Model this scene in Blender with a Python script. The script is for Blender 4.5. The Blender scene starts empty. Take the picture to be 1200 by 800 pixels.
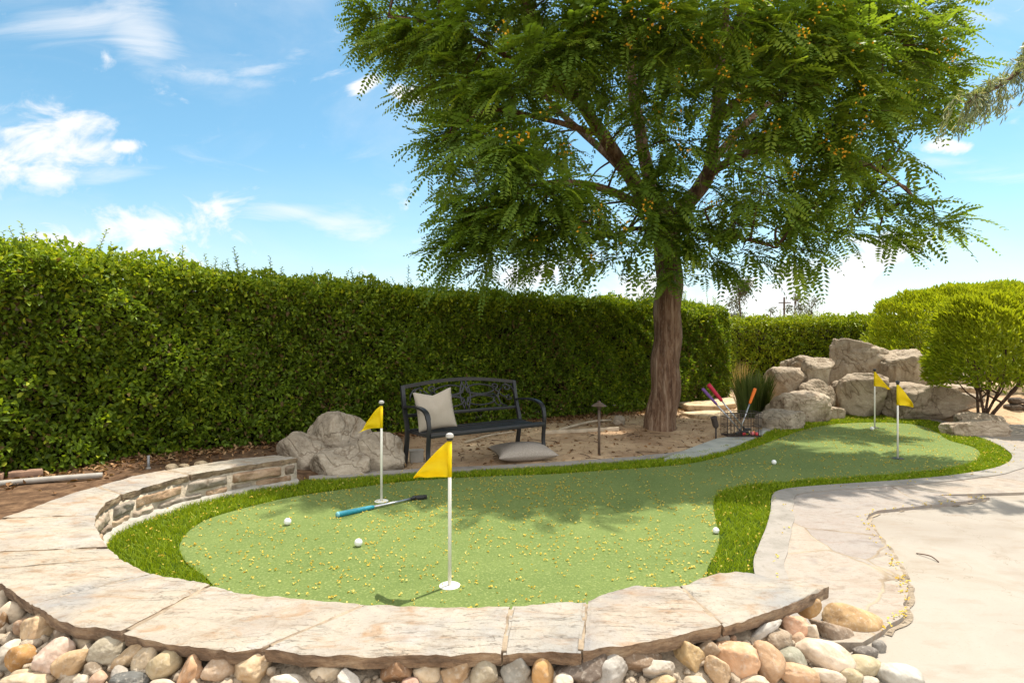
import bpy, bmesh, math, random
import numpy as np
from mathutils import Vector, Matrix, noise, geometry

rnd = random.Random(7)
rng = np.random.default_rng(11)
SC = bpy.context.scene
COL = SC.collection
H, F = 1.35, 700.0          # eye height (m), focal length of the 1200 px wide frame


def G(u, v, z=0.0):
    """Ground point at height z seen at a photo position."""
    k = (H - z) / (v - 400.0)
    return Vector(((u - 600.0) * k, F * k, z))


def AT(u, v, y):
    return Vector(((u - 600.0) / F * y, y, H + (400.0 - v) / F * y))


def lin(c):
    c /= 255.0
    return c / 12.92 if c <= 0.04045 else ((c + 0.055) / 1.055) ** 2.4


def rgb(r, g, b):
    return (lin(r), lin(g), lin(b), 1.0)


# ------------------------------------------------------------------ scene / objects
def wloc(o):
    l = Vector((0, 0, 0))
    while o is not None:
        l += o.location
        o = o.parent
    return l


def tag(o, label=None, cat=None, group=None, kind=None):
    if label: o['label'] = label
    if cat: o['category'] = cat
    if group: o['group'] = group
    if kind: o['kind'] = kind
    return o


def thing(name, loc, label, cat, group=None):
    o = bpy.data.objects.new(name, None)
    o.empty_display_size = 0.1
    COL.objects.link(o)
    o.location = loc
    return tag(o, label, cat, group)


def link_mesh(name, me, mat, parent=None, origin=None, smooth=True):
    """Vertices are in world space; they are moved into the parent's (or origin's) space."""
    off = wloc(parent) if parent is not None else Vector(origin or (0, 0, 0))
    if off.length > 0:
        me.transform(Matrix.Translation(-off))
    if mat is not None:
        me.materials.append(mat)
    if smooth:
        me.polygons.foreach_set('use_smooth', np.ones(len(me.polygons), dtype=bool))
    me.update()
    o = bpy.data.objects.new(name, me)
    COL.objects.link(o)
    if parent is not None:
        o.parent = parent
    elif origin is not None:
        o.location = origin
    return o


def mesh_np(name, V, FQ, tint=None):
    """Fast mesh from an (n,3) array and an (m,k) face array."""
    V = np.ascontiguousarray(V, dtype=np.float32).reshape(-1, 3)
    FQ = np.ascontiguousarray(FQ, dtype=np.int32)
    m, k = FQ.shape
    me = bpy.data.meshes.new(name)
    me.vertices.add(len(V)); me.vertices.foreach_set('co', V.ravel())
    me.loops.add(m * k); me.loops.foreach_set('vertex_index', FQ.ravel())
    me.polygons.add(m)
    me.polygons.foreach_set('loop_start', np.arange(0, m * k, k, dtype=np.int32))
    me.update(calc_edges=True)
    if tint is not None:
        a = me.attributes.new('tint', 'FLOAT', 'POINT')
        a.data.foreach_set('value', np.ascontiguousarray(tint, dtype=np.float32))
    return me


class MB:
    """Collects simple shapes into one mesh."""
    def __init__(self):
        self.v, self.f = [], []

    def add(self, vs, fs):
        n = len(self.v)
        self.v += [tuple(p) for p in vs]
        self.f += [tuple(i + n for i in q) for q in fs]

    def obox(self, c, ax, ay, az, bev=0.0):
        """Box from centre and three half-axis vectors, with chamfered edges when bev > 0."""
        c, ax, ay, az = map(Vector, (c, ax, ay, az))
        if bev <= 0:
            vs = [c + ax * i + ay * j + az * k for k in (-1, 1) for j in (-1, 1) for i in (-1, 1)]
            self.add(vs, [(0, 2, 3, 1), (4, 5, 7, 6), (0, 1, 5, 4), (2, 6, 7, 3), (0, 4, 6, 2), (1, 3, 7, 5)])
            return
        bm = bmesh.new()
        bmesh.ops.create_cube(bm, size=2)
        lx, ly, lz = ax.length, ay.length, az.length
        for v in bm.verts:
            v.co = Vector((v.co.x * lx, v.co.y * ly, v.co.z * lz))
        bmesh.ops.bevel(bm, geom=bm.edges[:], offset=bev, segments=2, affect='EDGES', profile=0.5)
        nx, ny, nz = ax / lx, ay / ly, az / lz
        bm.verts.ensure_lookup_table()
        self.add([c + nx * v.co.x + ny * v.co.y + nz * v.co.z for v in bm.verts], [[v.index for v in f.verts] for f in bm.faces])
        bm.free()

    def tube(self, pts, rad, seg=10, cap=True, squash=None):
        pts = [Vector(p) for p in pts]
        n = len(pts)
        if not hasattr(rad, '__len__'):
            rad = [rad] * n
        vs, up = [], None
        for i, p in enumerate(pts):
            t = (pts[min(i + 1, n - 1)] - pts[max(i - 1, 0)]).normalized()
            if up is None:
                a = Vector((0, 0, 1)) if abs(t.z) < 0.9 else Vector((1, 0, 0))
                up = (a - t * a.dot(t)).normalized()
            else:
                up = up - t * up.dot(t)
                up = up.normalized() if up.length > 1e-6 else Vector((1, 0, 0))
            s = t.cross(up)
            for k in range(seg):
                a = 2 * math.pi * k / seg
                vs.append(p + (s * math.cos(a) + up * math.sin(a)) * rad[i])
        fs = []
        for i in range(n - 1):
            for k in range(seg):
                k2 = (k + 1) % seg
                fs.append((i * seg + k, i * seg + k2, (i + 1) * seg + k2, (i + 1) * seg + k))
        if cap:
            fs.append(tuple(range(seg - 1, -1, -1)))
            fs.append(tuple((n - 1) * seg + k for k in range(seg)))
        self.add(vs, fs)

    def lathe(self, c, prof, seg=24, axis=Vector((0, 0, 1))):
        """prof: (radius, height along the axis) pairs."""
        c = Vector(c)
        q = Vector((0, 0, 1)).rotation_difference(axis)
        vs, fs = [], []
        n = len(prof)
        for r, h in prof:
            for k in range(seg):
                a = 2 * math.pi * k / seg
                vs.append(c + q @ Vector((r * math.cos(a), r * math.sin(a), h)))
        for i in range(n - 1):
            for k in range(seg):
                k2 = (k + 1) % seg
                fs.append((i * seg + k, i * seg + k2, (i + 1) * seg + k2, (i + 1) * seg + k))
        fs.append(tuple(range(seg - 1, -1, -1)))
        fs.append(tuple((n - 1) * seg + k for k in range(seg)))
        self.add(vs, fs)

    def build(self, name, mat, parent=None, origin=None, smooth=False, autosmooth=True):
        me = bpy.data.meshes.new(name)
        me.from_pydata(self.v, [], self.f)
        me.validate()
        o = link_mesh(name, me, mat, parent, origin, smooth=smooth or autosmooth)
        if autosmooth and not smooth:
            try:
                o.data.set_sharp_from_angle(angle=math.radians(38))
            except Exception:
                pass
        return o


def catmull(pts, n=8, closed=False):
    P = [Vector(p) for p in pts]
    out, m = [], len(P)
    rngi = range(m if closed else m - 1)
    for i in rngi:
        if closed:
            a, b, c, d = P[(i - 1) % m], P[i], P[(i + 1) % m], P[(i + 2) % m]
        else:
            a, b, c, d = P[max(i - 1, 0)], P[i], P[i + 1], P[min(i + 2, m - 1)]
        for k in range(n):
            t = k / n
            out.append(0.5 * ((2 * b) + (c - a) * t + (2 * a - 5 * b + 4 * c - d) * t * t + (3 * b - a - 3 * c + d) * t ** 3))
    if not closed:
        out.append(P[-1])
    return out


def arclen(pts):
    s = [0.0]
    for a, b in zip(pts, pts[1:]):
        s.append(s[-1] + (b - a).length)
    return s


def sample(pts, s, S=None):
    """Point and tangent at arc length s."""
    S = S or arclen(pts)
    s = min(max(s, 0.0), S[-1] - 1e-6)
    lo = 0
    while S[lo + 1] < s:
        lo += 1
    t = (s - S[lo]) / max(S[lo + 1] - S[lo], 1e-9)
    return pts[lo].lerp(pts[lo + 1], t), (pts[lo + 1] - pts[lo]).normalized()


def inpoly(X, Y, poly):
    ins = np.zeros(X.shape, dtype=bool)
    n = len(poly)
    for i in range(n):
        x1, y1 = poly[i][0], poly[i][1]
        x2, y2 = poly[(i + 1) % n][0], poly[(i + 1) % n][1]
        if y1 == y2:
            continue
        c = ((y1 > Y) != (y2 > Y)) & (X < (x2 - x1) * (Y - y1) / (y2 - y1) + x1)
        ins ^= c
    return ins


def distpoly(X, Y, poly, closed=True):
    d = np.full(X.shape, 1e9)
    n = len(poly)
    for i in range(n if closed else n - 1):
        ax, ay = poly[i][0], poly[i][1]
        bx, by = poly[(i + 1) % n][0], poly[(i + 1) % n][1]
        dx, dy = bx - ax, by - ay
        L = dx * dx + dy * dy
        if L < 1e-12:
            continue
        t = np.clip(((X - ax) * dx + (Y - ay) * dy) / L, 0, 1)
        d = np.minimum(d, np.hypot(X - ax - t * dx, Y - ay - t * dy))
    return d


def sheet(name, poly, z, mat, thick=0.0, kind='structure', holes=()):
    """A flat polygon with an optional skirt below its rim."""
    loops = [[Vector((p[0], p[1], z)) for p in poly]] + [[Vector((p[0], p[1], z)) for p in h] for h in holes]
    tris = geometry.tessellate_polygon(loops)
    vs = [p for l in loops for p in l]
    fs = []
    for t in tris:
        a, b, c = (vs[i] for i in t)
        n = (b - a).cross(c - a)
        fs.append(tuple(t) if n.z > 0 else (t[0], t[2], t[1]))
    if thick > 0:
        n0 = len(vs)
        base = 0
        allv = list(vs)
        for l in loops:
            m = len(l)
            for i in range(m):
                allv.append(l[i] - Vector((0, 0, thick)))
            for i in range(m):
                j = (i + 1) % m
                fs.append((base + i, base + j, n0 + base + j, n0 + base + i))
            base += m
        vs = allv
    me = bpy.data.meshes.new(name)
    me.from_pydata([tuple(p) for p in vs], [], fs)
    o = link_mesh(name, me, mat, smooth=False)
    o['kind'] = kind
    return o


def unit(a):
    return a / np.maximum(np.linalg.norm(a, axis=-1, keepdims=True), 1e-9)


def leaf_batch(P, D, N, L, W, tint, fold=0.12):
    """Leaves with a folded midrib: 6 points, 2 quads each."""
    D = unit(D); N = unit(N - D * (N * D).sum(-1, keepdims=True)); S = np.cross(D, N)
    L = L[:, None]; W = W[:, None]
    up = N * W * fold * 2
    v = np.stack([P, P + D * L * .33 + S * W * .5 + up, P + D * L * .7 + S * W * .40 + up * .8, P + D * L - N * L * .10,
                  P + D * L * .33 - S * W * .5 + up, P + D * L * .7 - S * W * .40 + up * .8], axis=1)
    n = len(P)
    b = (np.arange(n) * 6)[:, None]
    f = np.concatenate([b + np.array([[0, 1, 2, 3]]), b + np.array([[0, 3, 5, 4]])], axis=0)
    return v.reshape(-1, 3), f, np.repeat(tint, 6)


def merge(batches):
    V, FQ, T, n = [], [], [], 0
    for v, f, t in batches:
        V.append(v); FQ.append(f + n); T.append(t); n += len(v)
    return np.concatenate(V), np.concatenate(FQ), np.concatenate(T)


# ------------------------------------------------------------------ materials
class NT:
    def __init__(self, name):
        self.m = bpy.data.materials.new(name)
        self.m.use_nodes = True
        self.t = self.m.node_tree
        self.b = self.t.nodes['Principled BSDF']
        self.out = self.t.nodes['Material Output']
        self.tc = self.t.nodes.new('ShaderNodeTexCoord')

    def n(self, typ, **kw):
        x = self.t.nodes.new(typ)
        for k, v in kw.items():
            setattr(x, k, v)
        return x

    def l(self, a, b):
        self.t.links.new(a, b)

    def noise(self, scale, detail=4, rough=.55, coord='Object', dist=0.0, stretch=None):
        x = self.n('ShaderNodeTexNoise')
        x.inputs['Scale'].default_value = scale
        x.inputs['Detail'].default_value = detail
        x.inputs['Roughness'].default_value = rough
        x.inputs['Distortion'].default_value = dist
        src = self.tc.outputs[coord]
        if stretch:
            mp = self.n('ShaderNodeMapping')
            mp.inputs['Scale'].default_value = stretch
            self.l(src, mp.inputs['Vector'])
            src = mp.outputs['Vector']
        self.l(src, x.inputs['Vector'])
        return x.outputs['Fac']

    def ramp(self, fac, stops):
        r = self.n('ShaderNodeValToRGB')
        e = r.color_ramp.elements
        while len(e) > 1:
            e.remove(e[-1])
        e[0].position, e[0].color = stops[0]
        for p, c in stops[1:]:
            k = e.new(p); k.color = c
        self.l(fac, r.inputs['Fac'])
        return r.outputs['Color']

    def mix(self, a, b, fac, mode='MIX'):
        x = self.n('ShaderNodeMix', data_type='RGBA', blend_type=mode)
        for s, v in ((x.inputs[0], fac), (x.inputs[6], a), (x.inputs[7], b)):
            if hasattr(v, 'is_output'):
                self.l(v, s)
            else:
                s.default_value = v
        return x.outputs[2]

    def math(self, op, a, b=None, clamp=False):
        x = self.n('ShaderNodeMath', operation=op, use_clamp=clamp)
        for i, v in enumerate((a, b)):
            if v is None:
                continue
            if hasattr(v, 'is_output'):
                self.l(v, x.inputs[i])
            else:
                x.inputs[i].default_value = v
        return x.outputs[0]

    def maprange(self, v, a, b, c=0.0, d=1.0):
        x = self.n('ShaderNodeMapRange')
        x.inputs[1].default_value, x.inputs[2].default_value = a, b
        x.inputs[3].default_value, x.inputs[4].default_value = c, d
        self.l(v, x.inputs[0])
        return x.outputs[0]

    def bump(self, h, strength=.5, dist=.02, prev=None):
        x = self.n('ShaderNodeBump')
        x.inputs['Strength'].default_value = strength
        x.inputs['Distance'].default_value = dist
        self.l(h, x.inputs['Height'])
        if prev is not None:
            self.l(prev, x.inputs['Normal'])
        return x.outputs['Normal']

    def fin(self, color=None, rough=.8, normal=None, spec=.3, metal=0.0):
        b = self.b
        if color is not None:
            if hasattr(color, 'is_output'):
                self.l(color, b.inputs['Base Color'])
            else:
                b.inputs['Base Color'].default_value = color
        b.inputs['Roughness'].default_value = rough
        b.inputs['Specular IOR Level'].default_value = spec
        b.inputs['Metallic'].default_value = metal
        if normal is not None:
            self.l(normal, b.inputs['Normal'])
        return self.m


def plain(name, col, rough=.5, spec=.4, metal=0.0, var=.12, scale=30, bump=.0):
    t = NT(name)
    f = t.noise(scale, 3)
    dark = tuple(c * (1 - var) for c in col[:3]) + (1,)
    lite = tuple(min(c * (1 + var), 1) for c in col[:3]) + (1,)
    c = t.ramp(f, [(.3, dark), (.7, lite)])
    n = t.bump(t.noise(scale * 4, 3), bump, .004) if bump else None
    return t.fin(c, rough, n, spec, metal)


def leaf_mat(name, stops, trans=.35, rough=.45, spec=.35, yellow=1.25):
    """Colour runs over each leaf's own tint; light passes through the blade."""
    t = NT(name)
    a = t.n('ShaderNodeAttribute', attribute_name='tint')
    c = t.ramp(a.outputs['Fac'], stops)
    t.fin(c, rough, None, spec)
    tr = t.n('ShaderNodeBsdfTranslucent')
    t.l(t.mix(c, (yellow, 1.2, .45, 1), 1.0, 'MULTIPLY'), tr.inputs['Color'])
    mx = t.n('ShaderNodeMixShader')
    mx.inputs[0].default_value = trans
    t.l(t.b.outputs[0], mx.inputs[1]); t.l(tr.outputs[0], mx.inputs[2])
    t.l(mx.outputs[0], t.out.inputs['Surface'])
    return t.m


def rock_mat(name, tones, scale=2.2, grit=26, bump=.6, objcol=False, streak=True, bd=.03):
    t = NT(name)
    big = t.noise(scale, 6, .6, dist=.4)
    fine = t.noise(grit, 6, .65)
    if objcol:
        oi = t.n('ShaderNodeObjectInfo')
        base = oi.outputs['Color']
        c = t.mix(t.mix(base, (.62, .58, .54, 1), 1.0, 'MULTIPLY'), base, t.maprange(big, .38, .58))
        c = t.mix(c, (.56, .50, .42, 1), t.maprange(fine, .52, .74, 0, .55))
        c = t.mix(c, t.mix(base, (.45, .40, .36, 1), 1.0, 'MULTIPLY'), t.maprange(t.noise(scale * 2.2, 6, .65, dist=.6), .56, .70, 0, .6))
    else:
        c = t.ramp(big, [(.28, tones[0]), (.47, tones[1]), (.66, tones[2])])
        c = t.mix(c, tones[3], t.maprange(fine, .5, .8, 0, .55))
    if streak:
        s = t.noise(3.0, 5, .6, stretch=(2.4, 2.4, .55), dist=.8)
        c = t.mix(c, t.mix(c, (.58, .50, .42, 1), 1.0, 'MULTIPLY'), t.maprange(s, .56, .68, 0, .8))
    pit = t.noise(grit * 5, 3, .6)
    seam = t.math('ABSOLUTE', t.math('SUBTRACT', t.noise(scale * .7, 4, .5, dist=.6), .5))
    if streak:
        c = t.mix(t.mix(c, (.42, .36, .30, 1), 1.0, 'MULTIPLY'), c, t.maprange(seam, .0, .012, .25, 1))
        c = t.mix(c, t.mix(c, (.70, .66, .60, 1), 1.0, 'MULTIPLY'), t.maprange(t.noise(grit * 2.2, 6, .75), .5, .66, 0, .7))
    h = t.math('ADD', t.math('MULTIPLY', t.maprange(seam, 0, .02), .25 if streak else 0.0), t.math('MULTIPLY', big, 1.2))
    h = t.math('ADD', h, t.math('ADD', t.math('MULTIPLY', fine, .5), t.math('MULTIPLY', pit, .14)))
    nrm = t.bump(h, bump, bd)
    return t.fin(c, .85, nrm, .25)


def dark_of(c, f):
    return (c[0] * f, c[1] * f, c[2] * f, 1)


M = {}
# hedge and shrub leaves
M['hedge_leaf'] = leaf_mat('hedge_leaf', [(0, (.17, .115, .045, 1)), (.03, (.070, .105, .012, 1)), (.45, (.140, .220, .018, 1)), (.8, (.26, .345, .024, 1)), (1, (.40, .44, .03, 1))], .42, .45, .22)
M['back_hedge_leaf'] = leaf_mat('back_hedge_leaf', [(0, (.08, .13, .010, 1)), (.5, (.19, .26, .014, 1)), (1, (.34, .38, .022, 1))], .36, .45, .2)
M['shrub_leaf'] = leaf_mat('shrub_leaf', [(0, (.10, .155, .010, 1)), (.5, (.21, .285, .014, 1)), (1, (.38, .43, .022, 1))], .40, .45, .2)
M['tree_leaf'] = leaf_mat('tree_leaf', [(0, (.085, .150, .022, 1)), (.5, (.155, .250, .034, 1)), (1, (.29, .38, .04, 1))], .50, .5, .2, 1.3)
M['gum_leaf'] = leaf_mat('gum_leaf', [(0, (.06, .07, .035, 1)), (1, (.12, .13, .07, 1))], .3)
M['needle_leaf'] = leaf_mat('needle_leaf', [(0, (.18, .24, .13, 1)), (.6, (.30, .36, .21, 1)), (1, (.44, .42, .24, 1))], .35)
M['reed'] = leaf_mat('reed', [(0, (.045, .07, .015, 1)), (.7, (.10, .14, .03, 1)), (1, (.25, .22, .09, 1))], .25)
M['dry_reed'] = leaf_mat('dry_reed', [(0, (.35, .24, .10, 1)), (1, (.55, .42, .22, 1))], .25)
M['turf'] = leaf_mat('turf', [(0, (.13, .205, .006, 1)), (.6, (.25, .335, .012, 1)), (1, (.44, .47, .03, 1))], .40, .5, .2)
M['petal'] = leaf_mat('petal', [(0, (.48, .28, .03, 1)), (.4, (.68, .46, .06, 1)), (1, (.76, .62, .20, 1))], .3, .6, .2, 1.0)
M['blossom'] = leaf_mat('blossom', [(0, (.60, .25, .012, 1)), (1, (.85, .50, .04, 1))], .3, .6, .2, 1.0)
M['litter'] = leaf_mat('litter', [(0, (.10, .05, .025, 1)), (.5, (.24, .12, .05, 1)), (1, (.42, .27, .14, 1))], .1, .7, .2, 1.0)

# bark
t = NT('bark')
mp_f = t.noise(9, 8, .65, stretch=(1.6, 1.6, .16), dist=1.0)
fine = t.noise(45, 5, .6, stretch=(1, 1, .3))
c = t.ramp(mp_f, [(.30, (.040, .022, .014, 1)), (.47, (.14, .078, .048, 1)), (.58, (.24, .155, .10, 1)), (.72, (.42, .32, .24, 1))])
c = t.mix(c, (.36, .28, .21, 1), t.maprange(fine, .5, .8, 0, .5))
M['bark'] = t.fin(c, .9, t.bump(t.math('ADD', mp_f, t.math('MULTIPLY', fine, .25)), 1.0, .05), .15)
M['twig'] = plain('twig', (.10, .06, .04, 1), .9, .15, var=.4, scale=8)
M['hedge_stem'] = plain('hedge_stem', (.045, .035, .022, 1), .95, .05, var=.5, scale=6)

# rocks
M['boulder'] = rock_mat('boulder', [rgb(120, 106, 90), rgb(160, 144, 124), rgb(187, 172, 151), rgb(204, 191, 172)], 2.0, 22, .7)
M['grey_boulder'] = rock_mat('grey_boulder', [rgb(114, 103, 89), rgb(150, 138, 121), rgb(176, 163, 145), rgb(194, 183, 166)], 2.6, 20, .8)
M['river'] = rock_mat('river', None, 7, 60, .35, objcol=True, streak=False, bd=.008)

# flagstone coping: pale quartzite with tan, pink and grey clouds and fine cleft lines
def cleft(t, sc):
    """Short broken cleavage lines: thin veins kept only in scattered patches."""
    v = t.math('ABSOLUTE', t.math('SUBTRACT', t.noise(sc, 5, .6, stretch=(1, 5.5, 1), dist=.25), .5))
    return t.math('MAXIMUM', t.maprange(v, .0, .010), t.maprange(t.noise(sc * .9, 3, .5), .60, .48))


t = NT('flagstone')
oi = t.n('ShaderNodeObjectInfo')
big = t.noise(2.6, 7, .62, dist=.8)
lay = t.noise(4.2, 8, .68, stretch=(1.0, 2.4, 1), dist=.9)
c = t.ramp(big, [(.28, rgb(139, 131, 124)), (.45, rgb(161, 152, 139)), (.58, rgb(168, 159, 144)), (.74, rgb(158, 141, 126))])
c = t.mix(c, oi.outputs['Color'], .30)
c = t.mix(c, rgb(151, 121, 91), t.maprange(lay, .52, .68, 0, .85))
c = t.mix(c, rgb(130, 131, 133), t.maprange(t.noise(1.9, 5, .6), .55, .72, 0, .7))
c = t.mix(c, rgb(179, 174, 169), t.maprange(t.noise(3.4, 6, .65), .56, .72, 0, .6))
cl = cleft(t, 3.0)
c = t.mix(rgb(88, 74, 61), c, t.math('ADD', t.math('MULTIPLY', cl, .38), .62))
spk = t.noise(48, 7, .75)
c = t.mix(c, rgb(116, 101, 86), t.maprange(spk, .54, .70, 0, .7))
c = t.mix(c, t.mix(c, (.74, .68, .62, 1), 1.0, 'MULTIPLY'), t.maprange(t.noise(7, 8, .72, stretch=(1, 1.8, 1), dist=.5), .52, .66, 0, .8))
h = t.math('ADD', t.math('MULTIPLY', lay, 1.1), t.math('ADD', t.math('MULTIPLY', spk, .34), t.math('MULTIPLY', cl, .20)))
M['flagstone'] = t.fin(c, .85, t.bump(h, .9, .018), .2)
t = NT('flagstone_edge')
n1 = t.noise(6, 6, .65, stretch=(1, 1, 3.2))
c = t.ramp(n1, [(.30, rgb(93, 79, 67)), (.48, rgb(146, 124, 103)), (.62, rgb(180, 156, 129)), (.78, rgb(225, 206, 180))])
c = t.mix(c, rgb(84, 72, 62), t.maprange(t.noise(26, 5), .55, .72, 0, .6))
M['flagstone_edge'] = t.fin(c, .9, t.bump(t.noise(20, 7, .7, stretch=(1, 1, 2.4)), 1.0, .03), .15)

# path: the same stone laid as irregular paving with thin joints
t = NT('flag_path')
wob = t.noise(2.3, 4, .5)
vadd = t.n('ShaderNodeVectorMath', operation='ADD')
t.l(t.tc.outputs['Object'], vadd.inputs[0])
sc_ = t.n('ShaderNodeVectorMath', operation='SCALE'); sc_.inputs[3].default_value = .16
nz = t.n('ShaderNodeTexNoise'); nz.inputs['Scale'].default_value = 2.6; nz.inputs['Detail'].default_value = 6
t.l(t.tc.outputs['Object'], nz.inputs['Vector']); t.l(nz.outputs['Color'], sc_.inputs[0]); t.l(sc_.outputs[0], vadd.inputs[1])
vo = t.n('ShaderNodeTexVoronoi', feature='DISTANCE_TO_EDGE'); vo.inputs['Scale'].default_value = .95
t.l(vadd.outputs[0], vo.inputs['Vector'])
vc = t.n('ShaderNodeTexVoronoi', feature='F1'); vc.inputs['Scale'].default_value = .95
t.l(vadd.outputs[0], vc.inputs['Vector'])
joint = t.maprange(vo.outputs['Distance'], .002, .009)
big = t.noise(3.0, 6, .6, dist=1.0)
c = t.ramp(big, [(.30, rgb(138, 128, 119)), (.48, rgb(158, 148, 135)), (.70, rgb(151, 136, 121))])
c = t.mix(c, rgb(132, 126, 126), t.maprange(vc.outputs['Color'], .2, .9, 0, .55))
lay = t.noise(6, 7, .65, stretch=(1.0, 2.2, 1), dist=1.5)
c = t.mix(c, rgb(144, 115, 94), t.maprange(lay, .56, .74, 0, .6))
cl = cleft(t, 2.6)
c = t.mix(rgb(88, 73, 60), c, t.math('ADD', t.math('MULTIPLY', cl, .35), .65))
c = t.mix(c, rgb(115, 98, 84), t.maprange(t.noise(48, 7, .75), .54, .70, 0, .65))
c = t.mix(c, t.mix(c, (.78, .72, .66, 1), 1.0, 'MULTIPLY'), t.maprange(t.noise(6, 8, .72, stretch=(1, 1.8, 1), dist=.5), .52, .66, 0, .8))
c = t.mix(t.mix(rgb(159, 144, 122), rgb(113, 95, 76), t.maprange(wob, .45, .65)), c, joint)
h = t.math('ADD', t.math('MULTIPLY', lay, .8), t.math('ADD', t.math('MULTIPLY', joint, .7), t.math('MULTIPLY', t.noise(50, 4), .2)))
M['flag_path'] = t.fin(c, .8, t.bump(h, .5, .014), .25)

# smooth cream concrete
t = NT('patio')
c = t.ramp(t.noise(.8, 6, .6, dist=.6), [(.32, rgb(145, 136, 125)), (.52, rgb(155, 147, 136)), (.7, rgb(149, 139, 125))])
c = t.mix(c, rgb(136, 118, 100), t.maprange(t.noise(3, 7, .65, stretch=(1, 2.5, 1)), .54, .74, 0, .55))
c = t.mix(c, rgb(119, 106, 94), t.maprange(t.noise(110, 3, .6), .60, .75, 0, .4))
c = t.mix(c, t.mix(c, (.80, .74, .66, 1), 1.0, 'MULTIPLY'), t.maprange(t.noise(1.3, 8, .7, dist=1.2), .53, .68, 0, .55))
hair = t.math('ABSOLUTE', t.math('SUBTRACT', t.noise(.55, 6, .6, dist=.5), .5))
c = t.mix(t.mix(c, (.62, .55, .47, 1), 1.0, 'MULTIPLY'), c, t.maprange(hair, 0, .0016, .3, 1))
M['patio'] = t.fin(c, .8, t.bump(t.noise(70, 4), .25, .005), .2)

t = NT('kerb')
c = t.ramp(t.noise(5, 6, .6), [(.3, rgb(128, 122, 113)), (.55, rgb(149, 142, 134)), (.75, rgb(139, 130, 118))])
c = t.mix(c, rgb(102, 93, 81), t.maprange(t.noise(30, 5), .58, .75, 0, .5))
M['kerb'] = t.fin(c, .85, t.bump(t.noise(40, 5), .35, .01), .2)

t = NT('slate')
c = t.ramp(t.noise(4, 6, .6), [(.3, rgb(138, 138, 132)), (.55, rgb(170, 170, 162)), (.75, rgb(182, 176, 164))])
M['slate'] = t.fin(c, .8, t.bump(t.noise(14, 6, stretch=(1, 2, 1)), .4, .012), .25)

t = NT('mortar')
c = t.ramp(t.noise(9, 6, .65), [(.3, rgb(150, 136, 118)), (.55, rgb(186, 172, 152)), (.75, rgb(202, 190, 172))])
M['mortar'] = t.fin(c, .9, t.bump(t.noise(28, 6), .8, .02), .15)
t = NT('mortar_bed')
c = t.ramp(t.noise(9, 6, .65), [(.3, rgb(98, 88, 76)), (.5, rgb(146, 132, 114)), (.75, rgb(186, 172, 152))])
M['mortar_bed'] = t.fin(c, .9, t.bump(t.noise(22, 6), 1.0, .03), .15)

t = NT('facing')
oi = t.n('ShaderNodeObjectInfo')
c = t.mix(t.mix(oi.outputs['Color'], (.60, .55, .5, 1), 1.0, 'MULTIPLY'), oi.outputs['Color'], t.maprange(t.noise(7, 6, .6, dist=.8), .36, .6))
c = t.mix(c, rgb(205, 190, 172), t.maprange(t.noise(24, 5), .56, .76, 0, .5))
M['facing'] = t.fin(c, .85, t.bump(t.noise(11, 7, .65, dist=.6), .8, .03), .2)

# dirt
t = NT('dirt')
n1 = t.noise(.9, 7, .6, dist=.5)
n2 = t.noise(9, 7, .65)
c = t.ramp(n1, [(.3, rgb(144, 116, 90)), (.5, rgb(179, 151, 120)), (.68, rgb(203, 177, 144))])
c = t.mix(c, rgb(112, 86, 64), t.maprange(n2, .52, .72, 0, .7))
c = t.mix(c, rgb(216, 196, 168), t.maprange(t.noise(70, 4), .62, .74, 0, .6))
sx = t.n('ShaderNodeSeparateXYZ'); t.l(t.tc.outputs['Object'], sx.inputs[0])
hum = t.maprange(t.math('ADD', sx.outputs['X'], t.math('MULTIPLY', t.noise(1.6, 5), 1.2)), -1.3, -.6, 1, 0)
humus = t.ramp(n2, [(.3, rgb(62, 47, 36)), (.5, rgb(96, 74, 56)), (.7, rgb(128, 102, 78))])
c = t.mix(c, humus, hum)
M['dirt'] = t.fin(c, .95, t.bump(t.math('ADD', n2, t.math('MULTIPLY', t.noise(60, 5), .4)), .7, .03), .1)

# putting green: short nap with fine yarn speckle and mottling
t = NT('green')
n0 = t.noise(1.3, 7, .62)
yarn = t.noise(150, 4, .75)
yarn2 = t.noise(75, 4, .65)
c = t.ramp(n0, [(.3, (.118, .165, .046, 1)), (.7, (.168, .215, .062, 1))])
c = t.mix(c, (.075, .115, .038, 1), t.maprange(yarn, .48, .64, 0, .85))
c = t.mix(c, (.35, .38, .15, 1), t.maprange(yarn2, .54, .68, 0, .6))
M['green'] = t.fin(c, .9, t.bump(t.math('ADD', yarn, t.math('MULTIPLY', yarn2, .6)), .55, .008), .12)
M['fringe_base'] = plain('fringe_base', (.030, .055, .008, 1), .95, .05, var=.4, scale=60)

# manufactured things
M['black_metal'] = plain('black_metal', (.016, .016, .018, 1), .38, .5, var=.2, scale=20, bump=.05)
M['bronze'] = plain('bronze', (.12, .085, .06, 1), .6, .4, .3, var=.25, scale=20)
M['rust_metal'] = plain('rust_metal', (.07, .055, .048, 1), .7, .3, .2, var=.3, scale=20)
M['pole_white'] = plain('pole_white', (.74, .72, .66, 1), .4, .45, var=.05, scale=12)
M['black_plastic'] = plain('black_plastic', (.015, .014, .014, 1), .45, .5, var=.2)
M['grey_cap'] = plain('grey_cap', (.42, .40, .37, 1), .45, .4, var=.1)
M['white_plastic'] = plain('white_plastic', (.72, .70, .63, 1), .5, .4, var=.06)
M['chrome'] = plain('chrome', (.52, .53, .56, 1), .28, .5, .85, var=.08)
M['teal_grip'] = plain('teal_grip', (.020, .22, .30, 1), .55, .35, var=.15, scale=40, bump=.1)
M['teal_pale'] = plain('teal_pale', (.16, .40, .46, 1), .5, .35, var=.1, scale=40)
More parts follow.
